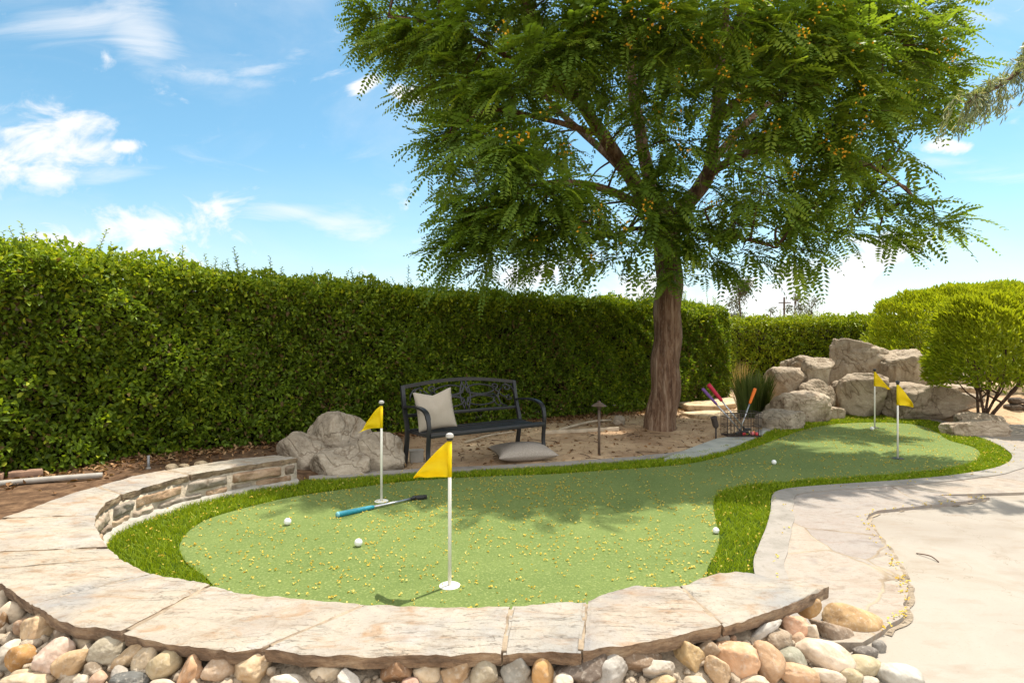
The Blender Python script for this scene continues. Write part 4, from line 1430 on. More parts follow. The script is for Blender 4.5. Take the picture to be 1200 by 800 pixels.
# ------------------------------------------------------------------ grass clumps
def clump(name, base, n, h, spread, mat, label, cat, seed, lean=.28, wid=.012):
    r_ = np.random.default_rng(seed)
    a = r_.uniform(0, 2 * math.pi, n); q_ = np.sqrt(r_.uniform(0, 1, n))
    B0 = np.stack([np.cos(a) * q_ * spread * .55, np.sin(a) * q_ * spread * .55, np.full(n, -.03)], 1)
    O = np.stack([np.cos(a), np.sin(a), np.zeros(n)], 1)
    L_ = h * r_.uniform(.55, 1.05, n)
    ln = lean * q_ * r_.uniform(.3, 1.4, n)
    S_ = np.stack([-np.sin(a + .8), np.cos(a + .8), np.zeros(n)], 1) * wid * .5
    lv = []
    for tt, ww in ((0, 1), (.4, 1), (.75, .7), (1, .08)):
        c_ = B0 + np.array([0, 0, 1]) * (L_ * tt * (1 - .25 * ln * tt))[:, None] + O * (L_ * ln * tt ** 1.7)[:, None]
        lv += [c_ - S_ * ww, c_ + S_ * ww]
    V = np.stack(lv, 1).reshape(-1, 3) + np.array(base)
    b = (np.arange(n) * 8)[:, None]
    FQ = np.concatenate([b + np.array([[0, 1, 3, 2]]), b + np.array([[2, 3, 5, 4]]), b + np.array([[4, 5, 7, 6]])])
    me = mesh_np(name, V, FQ, np.repeat(np.clip(r_.normal(.45, .25, n), 0, 1), 8))
    o = link_mesh(name, me, mat, origin=base)
    return tag(o, label, cat)


p = TG(882, 488)
clump('grass_clump', p, 900, .86, .42, M['reed'], 'upright green ornamental grass clump between the hedge end and the rock pile', 'grass', 31)
p = TG(868, 470)
clump('grass_clump', p, 110, .95, .22, M['dry_reed'], 'dry straw coloured grass clump in the gap at the hedge end', 'grass', 32, lean=.22)

# ------------------------------------------------------------------ turf fringe: upright blades
n = 620000
bx = np.array([[p.x, p.y] for p in GREEN_OUT])
x = rng.uniform(bx[:, 0].min(), bx[:, 0].max(), n); y = rng.uniform(bx[:, 1].min(), bx[:, 1].max(), n)
GP = [p + Vector((.018 * noise.noise(p * 9), .018 * noise.noise(p * 9 + Vector((7, 7, 7))), 0)) for p in GREEN]
k = inpoly(x, y, GREEN_OUT) & ~inpoly(x, y, GP)
# thin out with distance: far blades are wider instead
k &= rng.uniform(0, 1, n) < np.clip(5.2 / np.maximum(y, 3.0), 0, 1) ** 1.1
x, y = x[k], y[k]; n = len(x)
wid = .0042 * np.clip(y / 4.0, 1, 2.4)
hgt = rng.uniform(.022, .042, n) * (1 + .25 * np.sin(x * 9) * np.sin(y * 8))
a = rng.uniform(0, 2 * math.pi, n)
S_ = np.stack([np.cos(a), np.sin(a), np.zeros(n)], 1) * (wid * .5)[:, None]
ln = np.stack([rng.normal(0, .34, n) + .10 * np.sin(x * 4 + y * 2), rng.normal(0, .34, n), np.ones(n)], 1)
b0 = np.stack([x, y, np.full(n, -.004)], 1)
m1 = b0 + ln * np.array([.6, .6, 1]) * (hgt * .55)[:, None]
m2 = b0 + ln * np.array([1.5, 1.5, 1]) * hgt[:, None]
V = np.stack([b0 - S_, b0 + S_, m1 - S_ * .9, m1 + S_ * .9, m2 - S_ * .25, m2 + S_ * .25], 1).reshape(-1, 3)
b = (np.arange(n) * 6)[:, None]
FQ = np.concatenate([b + np.array([[0, 1, 3, 2]]), b + np.array([[2, 3, 5, 4]])])
link_mesh('fringe_grass', mesh_np('fringe_grass', V, FQ, np.repeat(np.clip(rng.normal(.45, .22, n), 0, 1), 6)), M['turf'], smooth=False)['kind'] = 'stuff'
print('fringe blades', n)

# ------------------------------------------------------------------ the big tree
TB = Vector((2.25, 9.0, 0))
tree = thing('shade_tree', TB, 'tall shade tree with feathery green leaves and yellow blossoms standing between bench and putters', 'tree')


def TP(u, v, dy=0.0):
    return AT(u, v, 9.0 + dy)


def limb(name, pts, rads, seed, seg=14, rough=.10, flare=False):
    P = catmull(pts, 9)
    R_ = np.interp(np.linspace(0, len(rads) - 1, len(P)), np.arange(len(rads)), rads)
    o = Vector((seed * 3.7, seed * 1.3, 0))
    P2 = [p + Vector((noise.noise(p * 1.8 + o), noise.noise(p * 1.8 + o + Vector((9, 0, 0))), 0)) * r * .35 for p, r in zip(P, R_)]
    mb_ = MB(); mb_.tube(P2, list(R_), seg)
    # furrows
    vs = []
    for i, v in enumerate(mb_.v):
        ring = min(i // seg, len(P2) - 1); k_ = i % seg
        d = Vector(v) - P2[ring]
        f = 1 + rough * noise.fractal(Vector((k_ * 1.1, 0, P2[ring].z * 1.1 + seed)), .7, 2, 3) + rough * .8 * math.sin(k_ * 2.1 + P2[ring].z * 1.2 + seed)
        if flare:
            z = P2[ring].z
            f *= 1 + .06 * max(0, 1 - max(z, 0) / .45) ** 2 * (1 + .7 * math.sin(k_ * 5 / seg * 2 * math.pi + 1))
        vs.append(tuple(P2[ring] + d * f))
    mb_.v = vs
    return mb_.build(name, M['bark'], tree, smooth=True, autosmooth=False), P2


trunk, _ = limb('trunk', [Vector((2.24, 9, -.15)), TP(774, 505), TP(777, 470), TP(780, 420), TP(783, 360), TP(780, 300), TP(777, 240, .05)], [.245, .235, .22, .21, .20, .19, .155], 1, seg=28, rough=.04, flare=True)
LIMBS = [
    ([TP(779, 285), TP(768, 250, -.1), TP(738, 208, -.35), TP(706, 158, -.7), TP(678, 118, -1.0), TP(640, 55, -1.3), TP(600, -30, -1.6)], [.13, .12, .10, .085, .068, .048, .025]),
    ([TP(777, 255, .05), TP(758, 200, .45), TP(745, 130, .8), TP(735, 40, 1.0), TP(728, -90, 1.0)], [.12, .10, .085, .065, .04]),
    ([TP(781, 285), TP(803, 243, 0), TP(828, 205, -.05), TP(838, 140, -.25), TP(846, 60, -.5), TP(858, -60, -.8)], [.13, .12, .105, .082, .06, .03]),
    ([TP(828, 205, -.05), TP(880, 178, -.7), TP(955, 178, -1.3), TP(1030, 200, -1.5), TP(1080, 240, -1.5)], [.07, .05, .036, .024, .012]),
    ([TP(765, 250, -.1), TP(712, 222, -.8), TP(640, 215, -1.4), TP(565, 245, -1.7)], [.08, .055, .036, .016]),
    ([TP(775, 262), TP(725, 195, 1.3), TP(655, 130, 2.4), TP(590, 60, 3.0)], [.10, .075, .05, .025]),
    ([TP(800, 245), TP(868, 150, 1.6), TP(955, 80, 2.5), TP(1020, 20, 2.8)], [.09, .07, .05, .025]),
    ([TP(838, 140, -.25), TP(920, 80, -1.0), TP(1010, 55, -1.4), TP(1085, 75, -1.3)], [.065, .045, .03, .015]),
    ([TP(678, 118, -1.0), TP(600, 70, -1.0), TP(520, 30, -.7), TP(455, 20, -.5)], [.06, .042, .028, .014]),
    ([TP(706, 158, -.7), TP(640, 140, -1.3), TP(570, 130, -1.5), TP(520, 165, -1.2)], [.05, .036, .025, .012]),
    ([TP(745, 130, .8), TP(760, 30, -.6), TP(770, -90, -1.6)], [.06, .045, .02]),
    ([TP(846, 60, -.5), TP(900, -40, .3), TP(980, -110, .8)], [.05, .035, .02]),
    ([TP(735, 40, 1.0), TP(640, -60, 1.0), TP(560, -120, 1.0)], [.055, .04, .02]),
    ([TP(780, 275, -.1), TP(800, 268, -.5), TP(850, 275, -1.0), TP(910, 290, -1.3)], [.05, .035, .024, .01]),
    ([TP(774, 270, -.1), TP(745, 268, -.6), TP(700, 280, -1.2)], [.05, .03, .012]),
]
LP = []
for i, (p_, r_) in enumerate(LIMBS):
    _, pp = limb('limb', p_, r_, i + 3, seg=12 if r_[0] > .08 else 8, rough=.09)
    LP += pp[3:]
LPA = np.array(LP)

CL_ = [  # crown clumps: photo centre, distance offset, photo radii, density
    (452, 20, -.4, 38, 26, .9), (500, 40, -.8, 52, 36, 1), (470, 62, -.3, 40, 22, .6), (545, 95, -1.0, 48, 36, .9), (505, 100, -.6, 30, 22, .6), (560, 40, -1.2, 60, 50, 1.1),
    (600, 105, -1.5, 56, 44, 1.1), (548, 160, -1.2, 48, 34, 1), (515, 185, -.8, 24, 24, .55), (600, 175, -1.8, 58, 40, 1.1), (570, 225, -1.6, 52, 36, 1.1), (530, 245, -1.2, 26, 26, .6), (530, 285, -1.0, 26, 22, .6),
    (640, 225, -1.9, 56, 40, 1.15), (600, 270, -1.6, 56, 34, 1), (660, 275, -1.6, 44, 32, .9), (580, 318, -1.3, 38, 24, 1.0), (645, 325, -1.4, 36, 24, 1.0), (545, 318, -1.1, 24, 20, .7),
    (700, 235, -1.5, 38, 34, .8), (705, 300, -1.3, 28, 28, .75), (722, 325, -1.2, 24, 24, .55), (745, 300, -1.1, 22, 26, .5), (660, 60, -1.7, 60, 48, 1.1), (640, 0, -1.5, 70, 46, 1), (655, 140, -1.7, 40, 30, .7), (720, 20, -1.8, 60, 48, 1.1),
    (720, 85, -1.6, 46, 34, .7), (790, 40, -1.9, 62, 48, 1.1), (790, 105, -1.6, 44, 32, .8), (860, 30, -1.9, 62, 48, 1.1), (860, 100, -1.7, 48, 40, 1), (760, 150, -1.1, 30, 26, .55), (800, 165, -1.3, 34, 30, .8),
    (780, 215, -.9, 26, 30, .8), (795, 255, -.7, 30, 28, .9), (785, 300, -.5, 24, 24, .8), (815, 300, -.6, 26, 26, .7), (800, 335, -.5, 16, 16, .45), (930, 40, -1.8, 58, 48, 1.1), (920, 110, -1.8, 54, 42, 1.1), (880, 165, -1.5, 46, 34, .9),
    (985, 75, -1.7, 56, 46, 1.1), (1000, 15, -1.3, 60, 40, 1), (1050, 55, -1.5, 48, 42, 1), (1095, 85, -1.2, 38, 32, .85), (1075, 20, -1.0, 40, 28, .7), (975, 140, -1.6, 50, 36, 1), (1030, 120, -1.4, 44, 34, .9),
    (1075, 130, -1.2, 30, 24, .6), (1045, 165, -1.3, 26, 22, .5), (940, 185, -1.5, 46, 28, .8), (1000, 200, -1.5, 44, 26, .75), (1035, 225, -1.5, 40, 24, .65), (1065, 260, -1.4, 36, 20, .6), (1095, 275, -1.4, 22, 13, .4),
    (895, 225, -1.4, 44, 30, .8), (960, 240, -1.4, 42, 24, .6), (930, 275, -1.3, 42, 24, .6), (990, 280, -1.3, 36, 20, .5), (1030, 295, -1.4, 22, 13, .3), (870, 275, -1.1, 36, 26, .6), (870, 308, -1.0, 22, 10, .3), (930, 308, -1.1, 24, 11, .35), (832, 318, -.9, 20, 16, .5), (770, 222, -1.2, 30, 26, .8), (748, 195, -1.1, 24, 22, .6), (800, 185, -1.2, 28, 24, .7), (765, 265, -.9, 18, 24, .7), (790, 275, -.8, 20, 26, .8), (845, 240, -1.0, 30, 30, .65),
    # behind and above
    (560, 100, 1.6, 80, 60, .9), (650, 60, 2.4, 90, 70, 1), (620, 170, 1.8, 80, 50, .8), (560, 220, 1.0, 50, 40, .6), (760, 40, 2.6, 90, 70, 1), (760, 120, 2.0, 60, 50, .6), (860, 50, 2.6, 90, 70, 1), (960, 50, 2.4, 90, 60, 1), (1040, 80, 1.4, 60, 50, .8),
    (900, 150, 2.0, 80, 50, .8), (980, 180, 1.4, 60, 40, .6), (680, 230, 1.6, 60, 40, .5), (860, 230, 1.6, 60, 40, .5), (940, 240, .6, 50, 30, .5), (500, 30, .9, 60, 40, .7), (650, 290, .6, 50, 30, .4), (590, 290, .2, 40, 30, .5),
    (560, -70, -.6, 110, 70, .9), (680, -100, -1.0, 120, 80, .9), (810, -100, -1.2, 120, 80, .9), (930, -80, -1.0, 110, 70, .9), (1030, -50, -.4, 90, 60, .8), (640, -120, 1.6, 130, 80, .8), (790, -150, 1.6, 140, 90, .8), (930, -110, 1.8, 130, 80, .8),
    (720, -220, .2, 150, 80, .7), (860, -220, .2, 140, 80, .7), (480, -40, .2, 70, 40, .6),
]
r_ = np.random.default_rng(77)
FB, FD, FL, FT = [], [], [], []
tw = MB()
for (u, v, dy, ru, rv, den) in CL_:
    if v > 285: v -= 24 if u < 760 else 16
    elif v > 250 and not 740 < u < 810: v -= 10
    c = np.array(TP(u, v, dy)); sc = (9 + dy) / F
    if dy > .8: den *= .62
    a_, b_ = ru * sc, rv * sc
    dep = (a_ + b_) * .5
    nt_ = int(max(5, 62 * den * (a_ * b_ * dep) ** (2 / 3) * 1.45))
    # a branch from the nearest limb
    d2 = ((LPA - c) ** 2).sum(1) - .15 * (LPA[:, 2] < c[2])
    src = Vector(LPA[int(d2.argmin())])
    cc = Vector(c)
    if (src - cc).length > .15:
        mid = src.lerp(cc, .5) + Vector((r_.normal(0, .08), r_.normal(0, .08), .12))
        tw.tube(catmull([src, mid, cc], 4), list(np.linspace(.020, .007, 9)), 6)
    for k in range(nt_):
        d = unit(r_.normal(size=3)); d[2] = d[2] * .8 + .05
        s0 = c + d * np.array([a_, dep, b_]) * r_.uniform(.1, .66)
        away = s0 - np.array([2.3, 9.0, s0[2] - .4]); away[2] = 0; away = unit(away)
        dr = unit(away * r_.uniform(.2, .9) + d * .7 + np.array([0, 0, r_.uniform(-.5, .25)]) + r_.normal(0, .25, 3))
        L_ = r_.uniform(.22, .50) * (.7 + .5 * min(dep, .8))
        m = int(r_.integers(5, 9))
        if r_.random() < .7:
            e0 = Vector(s0); tw.tube([cc.lerp(e0, .35), e0, e0 + Vector(dr) * L_ + Vector((0, 0, -.10 * L_))], [.006, .005, .0025], 4, cap=False)
        for q in range(m):
            t_ = (q + .6) / m
            p = s0 + dr * L_ * t_ + np.array([0, 0, -.16 * L_ * t_ * t_])
            sd_ = unit(np.cross(dr, [0, 0, 1]) * (1 if q % 2 else -1) + r_.normal(0, .3, 3))
            fd = unit(dr * .55 + sd_ * .75 + np.array([0, 0, r_.uniform(-.55, .15)])) if q < m - 1 else unit(dr + np.array([0, 0, -.3]))
            FB.append(p); FD.append(fd); FL.append(r_.uniform(.28, .46)); FT.append(np.clip(r_.normal(.40, .18) + (.12 if u > 850 else 0) + (.18 if r_.random() < .12 else 0), 0, 1))
FB, FD, FL, FT = np.array(FB), np.array(FD), np.array(FL), np.array(FT)
nf = len(FB)
print('fronds', nf)
UPV = unit(np.array([[0, 0, 1.0]]) + r_.normal(0, .30, (nf, 3)))
Sx = unit(np.cross(FD, UPV)); Nn = unit(np.cross(Sx, FD))
K = 10
tk = (np.arange(K) + .8) / (K + .1)
droop = r_.uniform(.12, .45, nf)
pos = FB[:, None] + FD[:, None] * (FL[:, None] * tk)[..., None] - np.array([0, 0, 1.0]) * (FL[:, None] * droop[:, None] * tk ** 2)[..., None]     # nf,K,3
prof = np.sin(np.pi * (.16 + .74 * tk)) ** .6
ll = (FL[:, None] * .225 * prof)[..., None]
quads = []
for sgn in (-1, 1):
    dj = unit(Sx[:, None] * sgn * .88 + FD[:, None] * .42 - Nn[:, None] * (.25 + r_.normal(0, .10, (nf, K, 1))) + r_.normal(0, .07, (nf, K, 3)))
    wj = unit(np.cross(dj, Nn[:, None] + r_.normal(0, .12, (nf, K, 3))))
    hw = ll * .25
    quads.append(np.stack([pos, pos + dj * ll * .55 + wj * hw, pos + dj * ll, pos + dj * ll * .45 - wj * hw], 2))
V = np.stack(quads, 2).reshape(-1, 3)
nq = len(V) // 4
FQ = np.arange(nq * 4).reshape(-1, 4)
T = np.repeat(FT, K * 2 * 4) + np.repeat(r_.normal(0, .06, nq), 4)
crown = link_mesh('crown', mesh_np('crown', V, FQ, np.clip(T, 0, 1)), M['tree_leaf'], tree)
tw.build('twigs', M['twig'], crown, smooth=True, autosmooth=False)
# blossoms: bunches of small orange yellow petals on the outer twigs
B = []
spots = [(642, 135), (612, 165), (593, 162), (705, 178), (663, 180), (690, 305), (700, 250), (758, 245), (790, 140), (822, 52), (838, 55), (813, 42), (770, 38), (940, 42), (1003, 58), (1062, 108), (1094, 58), (1110, 72), (960, 20), (985, 8), (742, 12), (780, 12),
         (975, 172), (985, 180), (958, 168), (995, 165), (700, 25), (735, 55), (870, 120), (905, 150), (890, 15), (1005, 110), (845, 90), (875, 60), (590, 40), (765, 130), (795, 90), (835, 235), (800, 175), (680, 270), (620, 280), (730, 265), (855, 165), (930, 205), (1010, 150)]
for (u, v) in spots:
    best = None
    for dy in np.arange(-3.0, .4, .1):
        p = np.array(TP(u, v, dy)); dmin = ((FB - p) ** 2).sum(1).min()
        if dmin < .05:
            best = p; break
    if best is None:
        continue
    m = int(r_.integers(5, 14))
    pp = best + r_.normal(0, .05, (m, 3)) - np.array([0, .06, 0])
    l_ = r_.uniform(.022, .042, m)
    B.append(leaf_batch(pp, r_.normal(0, 1, (m, 3)), r_.normal(0, .5, (m, 3)) + np.array([0, -.5, .7]), l_, l_ * .85, r_.uniform(0, 1, m), fold=.2))
V, FQ, T = merge(B)
link_mesh('blossoms', mesh_np('blossoms', V, FQ, T), M['blossom'], crown)


# ------------------------------------------------------------------ distant trees beyond the far hedge, and a pole
def gum(u, top_v, y, w, seed, label, n=9, dens=110):
    r_ = np.random.default_rng(seed)
    b = Vector(((u - 600) / F * y, y, 0)); top = H + (400 - top_v) / F * y
    root = thing('gum_tree', b, label, 'tree', 'slender trees beyond the far hedge')
    mb_ = MB(); lean = r_.normal(0, .03) * top
    ax = [b, b + Vector((lean * .4, 0, top * .5)), b + Vector((lean, 0, top * .96))]
    mb_.tube(catmull(ax, 6), list(np.linspace(.035 * top ** .7 + .03, .02, 13)), 7)
    B = []
    wid = w / F * y / 2
    for k in range(n):
        f = r_.uniform(.42, .98); a = r_.uniform(0, 6.28); rr = wid * r_.uniform(.15, .85) * (1.1 - .55 * abs(f - .68) * 2)
        s0 = b + Vector((lean * f, 0, top * (f - .12))); c = b + Vector((lean * f + math.cos(a) * rr, math.sin(a) * rr, top * f))
        mb_.tube([s0, s0.lerp(c, .6) + Vector((0, 0, .02 * top)), c], [.05, .035, .015], 5)
        m = int(dens * r_.uniform(.6, 1.3))
        pp = np.array(c) + r_.normal(0, 1, (m, 3)) * np.array([wid * .24, wid * .24, wid * .26])
        l_ = r_.uniform(.18, .38, m)
        B.append(leaf_batch(pp, r_.normal(0, .5, (m, 3)) + np.array([0, 0, -.7]), r_.normal(0, 1, (m, 3)), l_, l_ * .32, r_.uniform(0, 1, m)))
    mb_.build('trunk', M['twig'], root, smooth=True, autosmooth=False)
    V, FQ, T = merge(B)
    link_mesh('crown', mesh_np('crown', V, FQ, T), M['gum_leaf'], root)


gum(869, 329, 60, 30, 41, 'tallest slender gum tree beyond the gap between the two hedges', n=14)
gum(931, 341, 78, 20, 42, 'narrow pale gum tree standing just past the distant utility pole', n=11, dens=80)
gum(951, 351, 80, 30, 43, 'low spreading gum tree, farthest one along the far hedge top', n=11, dens=90)
gum(901, 362, 70, 20, 44, 'shortest gum tree peeping over the far hedge before the utility pole', n=8, dens=90)
b = Vector(((919 - 600) / F * 75, 75, 0))
pole = thing('utility_pole', b, 'dark wooden utility pole with a crossarm far beyond the hedge', 'utility pole')
mb = MB(); mb.tube([b, b + Vector((0, 0, 6.9))], [.16, .11], 8); mb.build('pole', M['pole_wood'], pole)
mb = MB(); mb.obox(b + Vector((0, -.14, 6.2)), (.75, 0, 0), (0, .06, 0), (0, 0, .06)); mb.build('crossarm', M['pole_wood'], pole)

# ------------------------------------------------------------------ weeping tree whose branch enters at the photo edge
wb = Vector((8.3, 6.6, 0))
wt_ = thing('weeping_tree', wb, 'weeping needle leaved tree whose drooping branch reaches in from outside the photo', 'tree')
mb = MB(); mb.tube(catmull([wb - Vector((0, 0, .1)), wb + Vector((-.1, 0, 1.6)), wb + Vector((-.3, -.1, 3.2)), wb + Vector((-.4, -.1, 5.2))], 6), list(np.linspace(.17, .05, 19)), 12)
mb.build('trunk', M['bark'], wt_, smooth=True, autosmooth=False)
mb = MB(); B = []
r_ = np.random.default_rng(9)


def droopy(path, n, hang, rads):
    P_ = catmull([Vector(p) for p in path], 10); S_ = arclen(P_)
    mb.tube(P_, list(np.linspace(rads[0], rads[1], len(P_))), 6)
    for k in range(n):
        s = S_[-1] * r_.uniform(.22, 1.0) ** .8
        p, tg = sample(P_, s, S_)
        L_ = hang * r_.uniform(.5, 1.15)
        d0 = Vector((r_.normal(-.35, .5), r_.normal(0, .6), r_.uniform(-.2, .5))).normalized()
        q1 = p + d0 * L_ * .3; q2 = q1 + Vector((d0.x * .25 * L_, d0.y * .25 * L_, -.45 * L_)); q3 = q2 + Vector((-.10 * L_, 0, -.35 * L_))
        mb.tube([p, q1, q2, q3], [.003, .0025, .002, .001], 4, cap=False)
        CC = catmull([p, q1, q2, q3], 5); m = len(CC)
        for rep in range(3):
            pp = np.array(CC) + r_.normal(0, .012, (m, 3)); dd = np.array([(CC[min(i + 1, m - 1)] - CC[max(i - 1, 0)])[:] for i in range(m)])
            l_ = r_.uniform(.05, .10, m)
            B.append(leaf_batch(pp, unit(dd) + r_.normal(0, .35, (m, 3)), r_.normal(0, 1, (m, 3)), l_, l_ * .12, r_.uniform(0, 1, m)))


droopy([wb + Vector((-.3, -.1, 3.4)), AT(1260, 30, 6.3), AT(1215, 62, 6.2), AT(1180, 95, 6.1), AT(1150, 112, 6.05), AT(1130, 122, 6.0)], 95, .42, (.04, .004))
droopy([wb + Vector((-.3, -.1, 3.7)), wb + Vector((-1.0, -1.2, 4.3)), wb + Vector((-1.9, -2.0, 3.9)), wb + Vector((-2.4, -2.3, 3.4))], 60, .35, (.045, .004))
droopy([wb + Vector((-.35, -.1, 4.4)), wb + Vector((.7, -.8, 5.0)), wb + Vector((1.6, -1.2, 4.2))], 60, .4, (.04, .004))
droopy([wb + Vector((-.35, -.1, 4.6)), wb + Vector((0, .9, 5.4)), wb + Vector((-.2, 1.9, 4.6))], 60, .4, (.04, .004))
mb.build('branches', M['twig'], wt_, smooth=True, autosmooth=False)
V, FQ, T = merge(B)
link_mesh('crown', mesh_np('crown', V, FQ, T), M['needle_leaf'], wt_)

# ------------------------------------------------------------------ garden bench
RL, RR = Vector((-1.12, 6.39, 0)), Vector((.09, 7.30, 0))
ea = (RR - RL).normalized(); BL = (RR - RL).length
eb = Vector((ea.y, -ea.x, 0)); eb = eb if eb.y < 0 else -eb         # towards the seat front
ez = Vector((0, 0, 1))
bz = tz(-.4, 6.8) - .005
bench = thing('garden_bench', RL.lerp(RR, .5) + ez * bz, 'black metal garden bench with scrollwork back standing before the hedge', 'bench')


def BP(s, b, z):
    """s along the bench from its near end (m), b forward from the back posts, z up."""
    return RL + ea * s + eb * b + ez * (z + bz)


def backoff(z):
    return -.02 - .10 * max(0, z - .40) / .46          # the back leans away from the seat


for s in (0.0, BL):
    mb = MB()
    P_ = catmull([BP(s, -.06, 0), BP(s, -.02, .2), BP(s, .0, .40), BP(s, backoff(.62), .62), BP(s, backoff(.86), .86)], 5)
    for a_, c_ in zip(P_, P_[1:]):
        mb.obox((a_ + c_) / 2, ea * .021, eb * .017, (c_ - a_) * .52, 0)
    mb.build('back_post', M['black_metal'], bench)
    mb = MB()
    P_ = catmull([BP(s, backoff(.62), .635), BP(s, .16, .655), BP(s, .33, .645), BP(s, .43, .60), BP(s, .47, .50), BP(s, .47, .38), BP(s, .455, .2), BP(s, .49, 0)], 6)
    vs, fs = [], []
    for i, p in enumerate(P_):
        tg = (P_[min(i + 1, len(P_) - 1)] - P_[max(i - 1, 0)]).normalized(); nn = tg.cross(ea).normalized()
        wd = .026 if i < 22 else .021
        vs += [p - ea * wd - nn * .011, p + ea * wd - nn * .011, p + ea * wd + nn * .011, p - ea * wd + nn * .011]
    for i in range(len(P_) - 1):
        for k in range(4):
            fs.append((i * 4 + k, i * 4 + (k + 1) % 4, (i + 1) * 4 + (k + 1) % 4, (i + 1) * 4 + k))
    fs += [(3, 2, 1, 0), tuple((len(P_) - 1) * 4 + k for k in range(4))]
    mb.add(vs, fs); mb.build('arm_and_front_leg', M['black_metal'], bench)
# seat: curved metal strips on a frame
mb = MB()
for k in range(7):
    b0 = .035 + k * .066
    zc = .405 - .022 * math.sin(math.pi * (k + .5) / 7) + (.006 if k == 6 else 0)
    mb.obox(BP(BL / 2, b0 + .026, zc), ea * (BL / 2 - .02), eb * .0275, ez * .006, .003)
mb.build('seat', M['black_metal'], bench)
mb = MB()
mb.obox(BP(BL / 2, .485, .385), ea * (BL / 2 - .01), eb * .012, ez * .020, .004)
mb.obox(BP(BL / 2, .01, .385), ea * (BL / 2 - .01), eb * .012, ez * .018, .004)
for s in (.03, BL / 2, BL - .03):
    mb.obox(BP(s, .25, .372), ea * .012, eb * .225, ez * .012)
mb.build('seat_frame', M['black_metal'], bench)


def crest(s):
    return .845 + .060 * math.sin(math.pi * s / BL)


mb = MB()
P_ = [BP(s, backoff(crest(s)), crest(s)) for s in np.linspace(.005, BL - .005, 25)]
for a_, c_ in zip(P_, P_[1:]):
    mb.obox((a_ + c_) / 2, (c_ - a_) * .52, eb * .013, ez * .019)
mb.build('top_rail', M['black_metal'], bench)
mb = MB(); mb.obox(BP(BL / 2, backoff(.54), .54), ea * (BL / 2 - .02), eb * .012, ez * .018, .003); mb.build('lower_rail', M['black_metal'], bench)


def orn(pts, r=.0105, closed=False):
    """Bar along normalised back coordinates (0..1 along, 0..1 up between the rails)."""
    Q = []
    for a_, t_ in pts:
        s = a_ * BL; z = .555 + t_ * (crest(s) - .02 - .555)
        Q.append(BP(s, backoff(z) + .002, z))
    if closed: Q.append(Q[0])
    m_ = MB(); m_.tube(Q, r, 7, cap=not closed)
    return m_


def ell(cx, cy, rx, ry, n=30, a0=0, a1=360):
    return [(cx + rx * math.cos(math.radians(a0 + (a1 - a0) * k / n)), cy + ry * math.sin(math.radians(a0 + (a1 - a0) * k / n))) for k in range(n + 1)]


def spiral(cx, cy, r, start, turns, asp=3.2):
    return [(cx + r * (1 - .75 * k / 24) * math.cos(start + turns * 6.283 * k / 24), cy + asp * r * (1 - .75 * k / 24) * math.sin(start + turns * 6.283 * k / 24)) for k in range(25)]


scroll = MB()


def addorn(pts, r=.0105):
    m_ = orn(pts, r); scroll.add(m_.v, m_.f)


for side in (-1, 1):
    X_ = lambda a_: .52 + side * (a_ - .52)
    tr = lambda pts: [(X_(a_), t_) for a_, t_ in pts]
    addorn(tr(ell(.665, .70, .125, .17))); addorn(tr(ell(.665, .30, .125, .17)))
    addorn(tr([(.52 + .03 * math.sin(math.pi * k / 16) ** 1 + .015, k / 16) for k in range(17)]))
    addorn(tr([(.545, 1.0), (.525, .80), (.54, .60), (.60, .52), (.70, .50), (.79, .50)]))
    addorn(tr([(.545, 0.0), (.525, .20), (.54, .40), (.60, .48), (.70, .50), (.79, .50)]))
    addorn(tr(spiral(.80, .83, .036, -1.5, 1.1))); addorn(tr(spiral(.915, .78, .044, 2.6, -1.1))); addorn(tr(spiral(.935, .36, .036, 1.4, 1.1)))
    addorn(tr([(.80, .70), (.835, .58), (.86, .46), (.89, .40), (.93, .46)])); addorn(tr([(.875, .80), (.845, .66), (.825, .48), (.83, .25), (.86, .08), (.90, .02)]))
    addorn(tr([(.90, .95), (.955, .88), (.985, .70), (.99, .5)])); addorn(tr([(.80, .50), (.775, .30), (.80, .12), (.825, .05), (.845, .15), (.83, .34), (.80, .50)]), .010)
scroll.build('scrollwork', M['black_metal'], bench, smooth=True, autosmooth=False)


